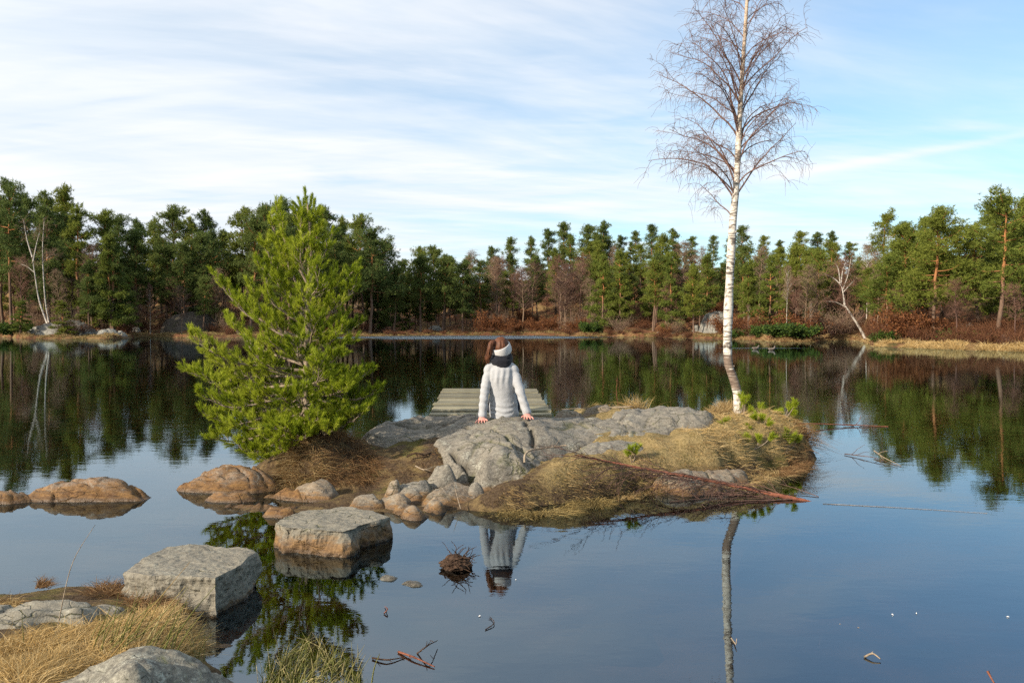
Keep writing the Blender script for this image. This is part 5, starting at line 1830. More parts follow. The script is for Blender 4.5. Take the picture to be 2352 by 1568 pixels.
def person():
    S = lambda: {'v': [], 'f': [], 'n': 0}
    # the seat on the crest of the bedrock
    sx, sy = (1157 - 1176) / FPX * 8.50, 8.50
    sz = top_z(sx, sy)
    O = np.array((sx, sy, sz))
    hl = at_d(1106, 966, 8.28)
    hr = at_d(1212, 966, 8.26)
    hl[2], hr[2] = top_z(hl[0], hl[1]), top_z(hr[0], hr[1])
    hl, hr = hl - O, hr - O
    sh_l, sh_r = np.array((-.166, -.07, .482)), np.array((.112, -.07, .479))
    neck = np.array((-.025, -.055, .575))
    head = np.array((-.028, -.045, .715))
    body, sweat, trou = S(), S(), S()
    # torso: hips, waist, chest, shoulders
    T = np.array([(0, .02, .03), (-.005, .0, .12), (-.01, -.03, .22), (-.018, -.055, .33), (-.022, -.07, .42), (-.024, -.07, .50), (-.025, -.06, .545)])
    loft(body, T, [.150, .140, .118, .125, .135, .125, .07], [.105, .10, .085, .095, .095, .08, .05])
    loft(body, [neck - (0, 0, .05), neck, head - (0, 0.005, .06)], [.05, .047, .05])
    ball(body, head, (.078, .098, .115), 3)
    fdir = unit((.62, .78, 0.0))          # she looks ahead and to the right
    sdir = np.array((fdir[1], -fdir[0], 0))
    ball(body, head + fdir * .035 + (0, 0, -.05), (.058, .062, .062), 3)
    ball(body, head + fdir * .104 + (0, 0, -.022), (.014, .016, .022), 2)                        # nose
    for s in (-1, 1):
        ball(body, head + sdir * s * .078 + (0, 0, -.02), (.014, .022, .032), 2)                  # ears
        ball(body, head + fdir * .082 + sdir * s * .032 + (0, 0, .008), (.017, .014, .010), 2)    # brow and eye
    ball(body, head + fdir * .092 + (0, 0, -.062), (.024, .016, .010), 2)                         # mouth
    arm_paths = {}
    for s, sh, h, eo in ((-1, sh_l, hl, (-.006, -.02, .0)), (1, sh_r, hr, (-.004, -.02, .0))):
        wr = h + np.array((-.005 * s, .055, .062))
        el = sh * 0.48 + wr * 0.52 + np.array(eo)
        loft(body, [sh, (sh + el) / 2, el, (el + wr) / 2, wr], [.036, .036, .032, .029, .023], sides=14)
        arm_paths[s] = (sh, el, wr)
        # palm flat on the rock, fingers pointing back to the viewer
        palm0, palm1 = wr, h + np.array((0.0, -.010, .022))
        loft(body, [palm0, (palm0 + palm1) / 2 + (0, 0, .002), palm1], [.026, .036, .039], [.018, .016, .013], sides=14, ref=(0, .4, 1))
        for k, (off, L) in enumerate(((-.031, .066), (-.011, .078), (.010, .076), (.030, .060))):
            fan = off * 0.55 + s * 0.012
            k0 = palm1 + np.array((off, .006, .002))
            k1 = k0 + np.array((fan * .5, -L * .45, .004))
            k2 = k0 + np.array((fan, -L, -.012))
            for kk in (k1, k2):
                kk[2] = max(kk[2], top_z(kk[0] + O[0], kk[1] + O[1]) - O[2] + .008)
            loft(body, [k0 + (0, .015, 0), k0, k1, k2], [.009, .0095, .009, .0072], sides=10)
        ts = -s                                                                           # thumb towards the body
        th0 = (palm0 + palm1) / 2 + np.array((ts * .030, -.004, -.004))
        loft(body, [th0 - (ts * .012, 0, 0), th0, th0 + (ts * .022, -.022, -.006), th0 + (ts * .030, -.045, -.012)], [.011, .011, .010, .008], sides=10)
    # legs: over the crest and down to the dock side
    for s in (-1, 1):
        hip = np.array((s * .085, .06, .08))
        knee = np.array((s * .10, .46, .16))
        ank = np.array((s * .10, .72, -.10))
        loft(body, [hip, (hip + knee) / 2, knee], [.078, .068, .050], sides=14)
        loft(body, [knee, knee * .6 + ank * .4, ank], [.050, .050, .034], sides=14)
        loft(body, [ank - (0, .04, .03), ank + (0, .06, -.05), ank + (0, .14, -.06)], [.034, .036, .030], [.03, .026, .02], sides=12, ref=(0, 0, 1))
        loft(trou, [hip - (0, .05, .005), (hip + knee) / 2, knee], [.094, .080, .062], sides=16)
        loft(trou, [knee, knee * .6 + ank * .4, ank], [.062, .060, .046], sides=16)
    loft(trou, [(0, .0, .02), (0, .02, .10)], [.158, .150], [.115, .11], sides=20)
    me = remeshed('person', body, 0.0045, [M_SKIN], 4)
    root = link('person', me)
    root.location = O
    tag(root, 'person in pale grey sweater, white headband and black scarf, sitting back on both hands', 'person')
    link('trousers', remeshed('trousers', trou, 0.009, [M_JEANS], 6), root)
    # sweater
    T2 = np.array([(.0, .02, -.03), (.002, .015, .03), (-.004, .0, .13), (-.01, -.03, .22), (-.016, -.055, .33), (-.021, -.07, .42), (-.022, -.072, .485), (-.023, -.066, .535), (-.024, -.055, .56)])
    loft(sweat, T2, [.152, .160, .152, .138, .140, .146, .141, .105, .066], [.15, .152, .135, .112, .11, .11, .095, .07, .052], sides=26)
    for s in (-1, 1):
        sh, el, wr = arm_paths[s]
        d = unit(wr - el)
        ball(sweat, sh + (s * -.006, 0, -.004), (.056, .060, .058), 3)
        loft(sweat, [sh + (-s * .005, 0, .004), np.array((-.024 + s * .075, -.062, .535))], [.056, .050], sides=16)
        loft(sweat, [sh + (-s * .03, 0, 0), sh + (el - sh) * .3, (sh + el) / 2, el, el * .55 + wr * .45, wr - d * .02, wr + d * .006], [.052, .053, .050, .047, .046, .041, .037], sides=20)
        loft(sweat, [wr - d * .045, wr - d * .02, wr + d * .012], [.045, .047, .045], sides=20)        # cuff
    def folds(co):
        x, y, z = co.T
        up_ = np.exp(-((z - .42) / .10) ** 2) * (y < 0)
        k = .0042 * up_ * np.sin((x + .02) * 2 * math.pi / .062 + 1.5 * vnoise(z * 6, x * 4, 0, 3)) * (np.abs(x + .02) < .12)
        arm = (np.abs(x + .02) > .12)
        k = k + .0026 * arm * np.sin(z * 2 * math.pi / .075 + x * 35 + 2 * vnoise(x * 8, z * 8, 0, 7)) * sstep((.55 - z) / .3)
        low = np.exp(-((z - .06) / .06) ** 2) * (~arm)
        k = k + .005 * low * np.sin(z * 2 * math.pi / .05 + 3 * vnoise(x * 9, z * 5, 0, 9))
        return k + .003 * fbm(x * 11, z * 11, y * 11, 3, 13) + .0022 * arm * (ridge(x * 7 + z * 5, z * 10, y * 7, 2, 23) - .5)
    link('sweater', remeshed('sweater', sweat, 0.0075, [M_KNIT], 7, folds), root)
    # scarf: a thick folded loop, dipping at the back
    sc = S()
    for j, (rr, zz, th, dip) in enumerate(((.088, .592, .036, .018), (.080, .625, .034, .012), (.092, .572, .026, .030))):
        pts = []
        for a in np.linspace(0, 2 * math.pi, 33):
            pts.append((neck[0] + .002 + rr * 1.08 * math.cos(a), -.05 + rr * math.sin(a), zz - dip * max(0, -math.sin(a)) ** 1.5 + .006 * math.sin(3 * a + j)))
        loft(sc, pts, th * .8, th, sides=12, ref=(0, 0, 1))
    ball(sc, (neck[0], -.128, .540), (.036, .018, .036), 2)
    link('scarf', remeshed('scarf', sc, 0.007, [M_SCARF], 4, lambda co: .006 * (ridge(co[:, 0] * 10, co[:, 2] * 30, co[:, 1] * 10, 2, 3) - .6)), root)
    # hair: cap over the skull, tail falling on the left
    hr_ = S()
    ball(hr_, head + (0, -.006, .008), (.088, .106, .118), 4)
    hb = root
    tail0 = head + np.array((-.070, -.062, .055))
    ball(hr_, tail0, (.030, .030, .026), 3)
    tail = [tail0 + (.01, 0, .0), tail0 + (-.022, -.02, .006), tail0 + (-.040, -.025, -.045), tail0 + (-.048, -.018, -.11), tail0 + (-.062, -.005, -.165), tail0 + (-.075, .01, -.215)]
    loft(hr_, curve_pts(tail, 16), np.interp(np.linspace(0, 1, 16), [0, .2, .45, .75, 1], [.018, .030, .032, .022, .005]), sides=14)
    for k in range(14):
        o_ = RNG.normal(0, .012, 3)
        loft(hr_, curve_pts([np.array(q) + o_ * (0.5 + 0.25 * i) for i, q in enumerate(tail)], 12), np.linspace(.010, .003, 12), sides=8)
    hair_o = link('hair', remeshed('hair', hr_, 0.005, [M_HAIR], 2, lambda co: .004 * ridge(co[:, 0] * 40, co[:, 1] * 40, co[:, 2] * 7, 2, 5) - .003), root)
    # cut away hair over the face
    # headband: wide knitted ring, low at the nape and high over the brow
    ha = S()
    tilt = R(27)
    e1 = sdir
    e2 = fdir * math.cos(tilt) + np.array((0, 0, 1)) * math.sin(tilt)
    nrm = np.cross(e1, e2)
    pts = []
    for a in np.linspace(0, 2 * math.pi, 49):
        d = e1 * math.cos(a) + e2 * math.sin(a)
        rr = 1 / math.sqrt((d[0] / .090) ** 2 + (d[1] / .108) ** 2 + (d[2] / .120) ** 2)
        pts.append(head + (0, -.006, .006) + d * (rr + .004) - nrm * np.sign(nrm[2]) * .018)
    loft(ha, pts, .011, .050, sides=12, ref=tuple(nrm))
    link('headband', remeshed('headband', ha, 0.005, [M_BAND], 3), root)


person()

# ================================================================== far shore: trees, shrubs, stones
def far_pine_mesh(seed, H=10.0, crown0=0.42, rad=2.0, shape='round', tufts=1100, tuft=0.34):
    """Scots pine: bare lower trunk, crooked boughs carrying needle pads"""
    global RNG
    keep = RNG
    RNG = np.random.default_rng(seed)
    tr, cr = MB(), MB()
    bend = RNG.normal(0, 0.25, 2)
    n = 9
    t = np.linspace(0, 1, n)
    tp = np.stack([bend[0] * np.sin(t * 2.4) + 0.05 * RNG.normal(size=n), bend[1] * np.sin(t * 2.0) + 0.05 * RNG.normal(size=n), t * H], -1)
    tp[0, :2] = 0
    tp[0, 2] = -0.4
    tr.tube(tp, np.interp(t, [0, .05, .6, 1], [.17, .14, .09, .02]) * (H / 10), 7)
    for k in range(5):          # dead stubs below the crown
        z = H * RNG.uniform(crown0 * 0.4, crown0)
        b = np.array([np.interp(z, tp[:, 2], tp[:, 0]), np.interp(z, tp[:, 2], tp[:, 1]), z])
        d = unit((*RNG.normal(size=2), 0.15))
        tr.tube([b, b + d * RNG.uniform(.3, .9)], [.025, .01], 4, cap=False)
    nb = 30
    per = tufts // nb
    for k in range(nb):
        f = (k + RNG.uniform(0, 1)) / nb
        z = H * (crown0 + (0.98 - crown0) * f)
        b = np.array([np.interp(z, tp[:, 2], tp[:, 0]), np.interp(z, tp[:, 2], tp[:, 1]), z])
        a = k * 2.399 + RNG.normal(0, .4)
        if shape == 'cone':
            L = rad * (1.08 - f) * RNG.uniform(.75, 1.15) + .15
            up = 0.15 + 0.5 * f
        elif shape == 'round':
            L = (rad * min(1, .55 + 1.8 * f) * (1 - f) ** .48 * 1.1 + .12) * RNG.uniform(.45, 1.25)
            up = 0.10 + 1.1 * f
        else:                    # open, layered old pine
            L = rad * (0.25 + 0.85 * (1 - f) ** .5) * RNG.uniform(.4, 1.2)
            up = 0.02 + 0.8 * f ** 2
        d = unit((math.cos(a), math.sin(a), up))
        m = b + d * L * .55 + np.array((0, 0, -.05 * L))
        e = b + d * L + np.array((0, 0, .12 * L))
        q = curve_pts([b, m, e], 6)
        cr.tube(q, np.linspace(.045, .012, 6) * (H / 10), 4, mat=1, cap=False)
        npad = max(2, int(L / .5))
        cnt = max(6, int(per * (0.4 + L / rad)))
        tpad = RNG.uniform(.35, 1.0, npad)
        padtone = RNG.uniform(.15, .9, npad)
        pc = np.array([b + d * L * tt + np.array((0, 0, .12 * L * tt * tt)) for tt in tpad]) + RNG.normal(0, .18, (npad, 3)) * (1, 1, .5)
        which = RNG.integers(0, npad, cnt)
        size = np.array((.38, .38, .24)) * (0.7 + 0.25 * L) * (1 if shape != 'cone' else .8)
        c = pc[which] + RNG.normal(0, 1, (cnt, 3)) * size * 0.7
        g_ = 7
        o = np.repeat(c, g_, 0) + RNG.normal(0, .03, (cnt * g_, 3))
        ax = unit(RNG.normal(size=(cnt * g_, 3)) + np.repeat(unit((c - b) + (0, 0, .5)), g_, 0) * .9)
        sd = unit(np.cross(ax, RNG.normal(size=(cnt * g_, 3)))) * RNG.uniform(.018, .034, (cnt * g_, 1)) * (tuft / .3)
        tip = o + ax * RNG.uniform(.6, 1.1, (cnt * g_, 1)) * tuft
        v_ = np.stack([o - sd, o + sd, tip], 1).reshape(-1, 3)
        tone = np.clip(np.repeat(padtone[which] + RNG.normal(0, .15, cnt), g_), 0, 1)
        cr.raw(v_, np.arange(len(v_)).reshape(-1, 3), 0, np.repeat(tone, 3))
    # upright leading shoots make the top ragged
    for k in range(7):
        b = np.array((tp[-1][0] + RNG.normal(0, .22), tp[-1][1] + RNG.normal(0, .22), H * RNG.uniform(.9, 1.0)))
        cnt = 60
        c = b + RNG.uniform(-.3, .45, (cnt, 1)) * np.array((0, 0, 1.0)) + RNG.normal(0, .06, (cnt, 3))
        ax = unit(RNG.normal(size=(cnt, 3)) * .7 + (0, 0, 1))
        sd = unit(np.cross(ax, RNG.normal(size=(cnt, 3)))) * .025
        v_ = np.stack([c - sd, c + sd, c + ax * .3], 1).reshape(-1, 3)
        cr.raw(v_, np.arange(len(v_)).reshape(-1, 3), 0, RNG.uniform(.3, .8))
    RNG = keep
    return tr, cr


def far_bare_mesh(seed, H=8.0, spread=1.7, trunk_r=.07, fine=420, lean=0.0, fork=0.35, weep=.5):
    """leafless broad-leaved tree: trunk, forks and a haze of fine twigs"""
    global RNG
    keep = RNG
    RNG = np.random.default_rng(seed)
    tr, cr = MB(), MB()
    n = 8
    t = np.linspace(0, 1, n)
    tp = np.stack([lean * t ** 0.8 * H + .12 * np.sin(t * 5), .1 * RNG.normal(size=n) * t, t * H * .97], -1)
    tp[0, 2] = -.3
    tr.tube(tp, np.interp(t, [0, .6, 1], [trunk_r, trunk_r * .55, .012]), 6)
    nb = 26
    for k in range(nb):
        f = (k + RNG.uniform()) / nb
        z = H * (fork + (0.97 - fork) * f)
        b = np.array([np.interp(z, tp[:, 2], tp[:, 0]), np.interp(z, tp[:, 2], tp[:, 1]), z])
        a = k * 2.399 + RNG.normal(0, .4)
        L = spread * (math.sin(math.pi * (0.25 + .72 * f)) ** .7) * RNG.uniform(.7, 1.2)
        d = unit((math.cos(a) * .8, math.sin(a) * .8, .9))
        q = droop_path(b, d, L, 7, .35, .1)
        tr.tube(q, np.linspace(trunk_r * .38, .008, 7), 4, cap=False)
        m = fine // nb
        for j in range(m):
            i = RNG.integers(1, 6)
            bb = q[i] + (q[i + 1] - q[i]) * RNG.uniform()
            dd = unit(unit(q[i + 1] - q[i]) * .6 + rand_unit(1)[0] * .9 + (0, 0, .25))
            w_ = droop_path(bb, dd, RNG.uniform(.3, .8) * spread * .5, 5, weep, .2)
            cr.tube(w_, np.linspace(.011, .005, 5), 3, cap=False)
            for r_ in range(3):
                e = unit(w_[3] - w_[1] + rand_unit(1)[0] * .35)
                cr.tube([w_[2], w_[2] + e * .18, w_[2] + e * .36 - np.array((0, 0, .06))], [.007, .005, .003], 3, cap=False)
    RNG = keep
    return tr, cr


def shrub_mesh(seed, H=1.6, rad=1.1, kind='leaf', n=900, leaf=.11):
    global RNG
    keep = RNG
    RNG = np.random.default_rng(seed)
    st, lf = MB(), MB()
    tips = []
    for k in range(22):
        a = RNG.uniform(0, 6.28)
        d = unit((math.cos(a) * rad / H * .8, math.sin(a) * rad / H * .8, RNG.uniform(.5, 1.1)))
        q = droop_path((RNG.normal(0, .12), RNG.normal(0, .12), -.1), d, H * RNG.uniform(.7, 1.15), 6, .25, .12)
        st.tube(q, np.linspace(.018, .006, 6), 4, cap=False)
        tips.append(q)
    c = np.array([q[RNG.integers(2, 6)] for q in tips for _ in range(n // 22)]) + RNG.normal(0, .14, (n // 22 * 22, 3))
    c[:, 2] = np.maximum(c[:, 2], .02)
    m = len(c)
    if kind == 'twig':
        for k in range(m):
            d = unit(rand_unit(1)[0] * .8 + np.array((0, 0, .8)))
            lf.tube([c[k], c[k] + d * .25, c[k] + d * .45 + RNG.normal(0, .04, 3)], [.008, .006, .003], 3, cap=False, rnd=RNG.uniform())
    else:
        g_ = 4
        o = np.repeat(c, g_, 0) + RNG.normal(0, .06, (m * g_, 3))
        ax = unit(RNG.normal(size=(m * g_, 3)) + (0, 0, .4))
        sd = unit(np.cross(ax, RNG.normal(size=(m * g_, 3)))) * leaf * .33
        v_ = np.stack([o - sd * .6, o + ax * leaf * .5 - sd, o + ax * leaf, o + ax * leaf * .5 + sd], 1).reshape(-1, 3)
        i0 = np.arange(m * g_)[:, None] * 4
        tri = np.concatenate([i0 + [0, 1, 2], i0 + [0, 2, 3]])
        tone = np.repeat(np.clip(np.repeat(RNG.uniform(0, 1, m), g_) + RNG.normal(0, .12, m * g_), 0, 1), 4)
        lf.raw(v_, tri, 0, tone)
    RNG = keep
    return st, lf


PINES = []
for i, (sh, c0, rad, seed) in enumerate([('round', .32, 2.1, 101), ('round', .38, 2.3, 102), ('open', .28, 2.5, 103), ('cone', .12, 2.0, 104), ('round', .26, 1.8, 105), ('open', .40, 2.5, 106), ('cone', .08, 1.7, 107)]):
    tr, cr = far_pine_mesh(seed, 10.0, c0, rad, sh, 3000, .25)
    PINES.append((tr.mesh('trunk', [M_PINEBARK]), cr.mesh('crown', [M_FARPINE, M_PINEBARK], False)))
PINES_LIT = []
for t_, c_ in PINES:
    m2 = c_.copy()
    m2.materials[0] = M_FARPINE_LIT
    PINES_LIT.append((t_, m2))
BARE = []
for i, (sp, fk, seed, mt, bk) in enumerate([(1.7, .35, 201, M_TWIG_PURPLE, M_TWIG), (1.4, .30, 202, M_TWIG_TAN, M_TWIG_TAN), (2.0, .30, 203, M_TWIG, M_TWIG_TAN), (1.3, .45, 204, M_TWIG_PURPLE, M_BIRCH_FAR), (1.5, .5, 205, M_TWIG_TAN, M_BIRCH_FAR)]):
    tr, cr = far_bare_mesh(seed, 8.0, sp, .08, 420, 0.0, fk)
    BARE.append((tr.mesh('trunk', [bk]), cr.mesh('crown', [mt])))
SHRUB = {}
for nm, kind, mt, H_, rad_, n_, lf_ in (('rust', 'leaf', M_RUSTLEAF, 1.8, 1.1, 1000, .095), ('green', 'leaf', M_JUNIPER, 1.3, 1.2, 1500, .13), ('heather', 'twig', M_HEATHER, 1.0, 1.0, 420, .1), ('tan', 'twig', M_TWIG_TAN, 1.8, 1.0, 420, .1)):
    st, lf = shrub_mesh(300 + len(SHRUB), H_, rad_, kind, n_, lf_)
    SHRUB[nm] = (st.mesh('stems', [M_TWIG]), lf.mesh('foliage' if kind == 'leaf' else 'twigs', [mt], kind != 'leaf'))


def place(name, meshes, x, y, z, sx, sz, rz, label, cat, group=None, part_names=('trunk', 'crown'), lean=(0, 0)):
    r = empty(name, (x, y, z), rz)
    r.rotation_euler = (lean[0], lean[1], rz)
    r.scale = (sx, sx, sz)
    for nm, me in zip(part_names, meshes):
        link(nm, me, r)
    tag(r, label, cat, group)
    return r


def z_at(px, py, d):
    return at_d(px, py, d)[2]


ORD = ['first', 'second', 'third', 'fourth', 'fifth', 'sixth', 'seventh', 'eighth', 'ninth', 'tenth', 'eleventh', 'twelfth', 'thirteenth', 'fourteenth', 'fifteenth', 'sixteenth', 'seventeenth', 'eighteenth', 'nineteenth', 'twentieth']
rg = np.random.default_rng(17)


def pine_at(px, s, top_py, label, variant=None, lit=False, wide=1.0, group=None):
    x, d, z = shore_point(px, s)
    h = max(2.0, z_at(px, top_py, d) - z)
    k = h / 10.0
    v = variant if variant is not None else int(rg.integers(0, len(PINES)))
    sx = min(max(k, 0.65), 1.35) * wide * rg.uniform(.9, 1.12)
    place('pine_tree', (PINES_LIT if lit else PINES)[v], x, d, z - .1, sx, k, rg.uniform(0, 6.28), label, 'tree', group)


# the skyline row: tops follow the ragged outline against the sky (px, top, inland)
SKY_L = [(-40, 440, 12, 0), (28, 424, 6, 5), (70, 446, 22, 0), (112, 448, 26, 4), (146, 436, 18, 4), (184, 478, 14, 3), (240, 486, 20, 0), (285, 500, 26, 1), (322, 508, 28, 4), (352, 508, 24, 4), (404, 482, 20, 1), (440, 505, 28, 4), (474, 490, 24, 4), (512, 528, 26, 0), (556, 482, 22, 4), (598, 470, 18, 0), (640, 464, 16, 1), (690, 480, 22, 0), (742, 480, 20, 1), (790, 505, 22, 4), (838, 502, 12, 1), (880, 558, 20, 2)]
SKY_C = [(922, 596, 30, 0), (958, 572, 26, 1), (1004, 566, 24, 0), (1040, 592, 32, 4), (1082, 590, 40, 1), (1130, 566, 42, 0), (1178, 548, 44, 1), (1222, 545, 46, 4), (1262, 526, 46, 0), (1300, 514, 46, 1), (1346, 516, 44, 0), (1388, 511, 42, 4), (1426, 540, 48, 0), (1462, 532, 50, 1), (1502, 516, 48, 0), (1546, 528, 46, 4), (1590, 545, 50, 1), (1634, 540, 52, 0), (1676, 540, 50, 4), (1706, 522, 46, 1), (1750, 540, 50, 0), (1790, 552, 50, 4), (1832, 530, 44, 0), (1872, 536, 46, 1), (1908, 534, 44, 4), (1950, 555, 44, 0)]
SKY_R = [(2030, 492, 26, 2), (2078, 512, 30, 1), (2120, 498, 22, 0), (2166, 484, 9, 1), (2205, 516, 26, 0), (2262, 480, 24, 1), (2300, 446, 12, 3), (2345, 455, 16, 0), (2400, 430, 16, 0)]
for row, where in ((SKY_L, 'left shore'), (SKY_C, 'far middle shore'), (SKY_R, 'right shore')):
    for i, (px, top, s, v) in enumerate(row):
        o_ = ORD[i] if i < 20 else 'late'
        if i >= 20:
            lab = 'skyline pine of the %s wood, %s from its right end' % (where, ORD[len(row) - 1 - i])
        else:
            lab = 'skyline pine of the %s wood, %s from its left end' % (where, o_)
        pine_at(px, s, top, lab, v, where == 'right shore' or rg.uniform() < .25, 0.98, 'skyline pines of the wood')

# the front row along the water, each seen clearly: (px, inland, top, variant, lit, label)
for px, s, top, v, lit, lab in [
    (8, 5, 470, 5, False, 'tall pine with an orange trunk at the left edge'),
    (205, 8, 600, 4, False, 'dark small-crowned pine right of the twin birches'),
    (262, 7, 545, 6, True, 'full sunlit-toned pine standing behind the shore rock on the left'),
    (302, 2.5, 636, 6, True, 'small bright conical pine on the grass above the shore rock'),
    (150, 3.0, 690, 6, True, 'very small pine beside the foot of the twin birches'),
    (45, 2.0, 690, 6, True, 'bushy low pine at the water on the far left'),
    (380, 12, 560, 0, False, 'dark pine above the bare rock face behind the young pine'),
    (470, 14, 540, 1, False, 'pine directly left of the young pine crown'),
    (575, 8, 500, 1, False, 'pine with a lit orange trunk seen through the young pine'),
    (640, 6, 520, 0, False, 'dense pine behind the middle of the young pine'),
    (770, 7, 540, 5, False, 'pine behind the right side of the young pine'),
    (850, 5, 530, 5, False, 'open pine with sky through its top right of the young pine'),
    (905, 6, 610, 0, False, 'dark pine over the shaded gap right of the young pine'),
    (965, 7, 590, 1, False, 'broad pine on the far shore left of the person'),
    (1015, 6, 585, 0, False, 'tall-trunked pine on the far shore just left of the person'),
    (1062, 6, 600, 4, False, 'narrow pine on the far shore above the person'),
    (1165, 14, 625, 1, True, 'pine with a pale trunk on the hillside right of the person'),
    (1235, 16, 590, 0, False, 'pine on the hillside above the rust-coloured oaks'),
    (1275, 22, 575, 4, True, 'pine high on the hillside among bare grey trees'),
    (1382, 5, 588, 3, True, 'bright wide pine branched to the ground at the far shore'),
    (1425, 7, 575, 3, True, 'sunlit pine right behind the bright wide one'),
    (1500, 7, 600, 1, True, 'slim sunlit pine on the far shore left of the birch trunk'),
    (1545, 6, 590, 6, True, 'pine nearest the birch trunk on its left'),
    (1595, 4, 610, 4, True, 'short pine above the grey shore cliff'),
    (1720, 5, 600, 4, True, 'pine nearest the birch trunk on its right'),
    (1765, 6, 590, 3, True, 'full sunlit pine behind the dark evergreen shrub'),
    (1820, 12, 560, 0, True, 'pine behind the thin white birch on the right'),
    (1870, 9, 575, 1, True, 'layered pine left of the leaning birch'),
    (2040, 5, 590, 2, True, 'low-branched pine right of the leaning birch'),
    (2085, 8, 520, 1, True, 'pine with a dark flat top on the right shore'),
    (2140, 5, 500, 2, True, 'wide sunlit pine with a bare orange trunk on the right shore'),
    (2250, 9, 520, 1, True, 'sunlit pine between the two widest ones on the right'),
    (2290, 6, 458, 2, True, 'largest pine at the right edge above the pale boulder'),
    (2345, 9, 500, 3, True, 'pine cut off by the right edge'),
]:
    pine_at(px, s, top, lab, v, lit, 1.0 if px < 2000 else 1.2)

# the wood between: named by shape, by height on the slope and by the landmark it stands over
LAND = [(-200, 'the left edge'), (55, 'the forked white birch'), (160, 'the twin birches'), (230, 'the pale shore rock'), (320, 'the thin young birch'), (430, 'the dark rock hump'), (560, 'the left half of the young pine'), (690, 'the top of the young pine'), (790, 'the right half of the young pine'), (870, 'the open-topped pine'),
        (960, 'the far boulder'), (1050, 'the left edge of the dock'), (1140, 'the head of the person'), (1220, 'the tall oak bush'), (1300, 'the rust-coloured oaks'), (1390, 'the bright wide pine'), (1470, 'the golden tuft of the island'), (1550, 'the low rock ridge'), (1640, 'the shore cliff'), (1730, 'the birch trunk'), (1800, 'the evergreen shrub'), (1860, 'the thin straight birch'), (1930, 'the grey thicket'), (1990, 'the leaning birch'), (2060, 'the flat-topped pine'), (2140, 'the wide sunlit pine'), (2230, 'the pale boulder'), (2310, 'the largest right-hand pine'), (2420, 'the right edge')]
SHAPES = ['round-topped', 'broad', 'layered', 'conical', 'slim', 'gappy', 'narrow conical']


def over(px):
    return min(LAND, key=lambda a: abs(a[0] - px))[1]


def tier(s, lo, hi):
    f = (s - lo) / (hi - lo)
    return 'low' if f < .25 else 'midway' if f < .5 else 'upper' if f < .75 else 'high'


for lo, hi, n, smin, smax, tlo, thi, lit, where in [(-120, 850, 62, 8, 36, 20, 140, .25, 'left'), (850, 1130, 40, 9, 40, 15, 110, .25, 'middle'), (1130, 1700, 92, 10, 48, 20, 140, .35, 'hillside'), (1700, 2000, 44, 10, 44, 20, 120, .5, 'right of the birch'), (2000, 2420, 20, 10, 30, 30, 130, .7, 'right shore')]:
    allsky = SKY_L + SKY_C + SKY_R
    sp, st_ = [a[0] for a in allsky], [a[1] for a in allsky]
    lab = {'left': 'dark pine inside the left shore wood, below its skyline', 'middle': 'dark pine inside the low wood behind the person', 'hillside': 'pine on the wooded hillside between the person and the birch', 'right of the birch': 'pine inside the wood right of the birch', 'right shore': 'sunlit pine inside the right shore wood'}[where]
    for k in range(n):
        px = lo + (hi - lo) * (k + rg.uniform()) / n
        s = rg.uniform(smin, smax)
        if where == 'hillside' and 1075 < px < 1360 and s < 27:
            s = rg.uniform(27, 48)
        top = np.interp(px, sp, st_) + rg.uniform(tlo, thi)
        vv = int(rg.integers(0, len(PINES)))
        lab = '%s pine %s on the slope above %s' % (SHAPES[vv], tier(s, smin, smax), over(px))
        pine_at(px, s, min(top, 690), lab, vv, rg.uniform() < lit, 0.95, 'pines inside the wood')


def bare_at(px, s, top, v, label, wide=1.0, lean=(0, 0), group=None):
    x, d, z = shore_point(px, s)
    h = max(1.5, z_at(px, top, d) - z)
    k = h / 8.0
    place('bare_tree', BARE[v], x, d, z - .1, max(k, .5) * wide, k, rg.uniform(0, 6.28), label, 'tree', group, ('trunk', 'crown'), lean)


for px, s, top, v, wide, lab in [
    (345, 1.5, 650, 3, .6, 'thin young birch at the water left of the bare rock face'),
    (212, 9, 560, 2, .8, 'grey bare tree in the left shore wood'),
    (1082, 12, 575, 1, 1.0, 'tan bare tree on the ridge right above the person'),
    (1140, 9, 590, 1, 1.1, 'pale brown bare tree left of the hillside pines'),
    (1200, 8, 620, 2, 1.3, 'spreading grey bare tree on the hillside right of the person'),
    (1300, 10, 610, 2, 1.4, 'wide bare tree above the rust-coloured oaks'),
    (1335, 12, 585, 0, 1.1, 'purple-brown bare tree high on the hillside'),
    (1410, 30, 565, 1, .9, 'small tan bare tree among the hillside pines'),
    (1570, 16, 552, 1, 1.3, 'large tan bare tree near the top of the hillside'),
    (1610, 13, 565, 1, 1.1, 'tan bare tree left of the birch trunk'),
    (1745, 14, 565, 1, 1.2, 'tan bare tree right of the birch trunk'),
    (1700, 12, 640, 0, 1.1, 'purple bare tree behind the birch trunk'),
    (1990, 14, 560, 4, .7, 'thin white birch standing behind the leaning one'),
    (1940, 9, 600, 0, 1.5, 'big purple-brown bare tree behind the leaning birch'),
    (1905, 6, 640, 0, 1.2, 'purple bare tree left of the leaning birch'),
    (2015, 12, 575, 1, .9, 'tan bare tree left of the flat-topped pine'),
    (2060, 5, 660, 0, 1.0, 'low purple bare tree on the right shore'),
    (1720, 5, 690, 4, .5, 'slim pale sapling right of the birch trunk'),
    (1808, 4, 610, 4, .55, 'thin straight white birch right of the big birch'),
    (1862, 4, 690, 4, .5, 'slim pale sapling left of the thin grey thicket'),
    (2195, 5, 640, 0, 1.2, 'reddish bare thicket tree right of the wide sunlit pine'),
    (2330, 4, 650, 0, 1.1, 'reddish bare tree at the right edge'),
]:
    bare_at(px, s, top, v, lab, wide)
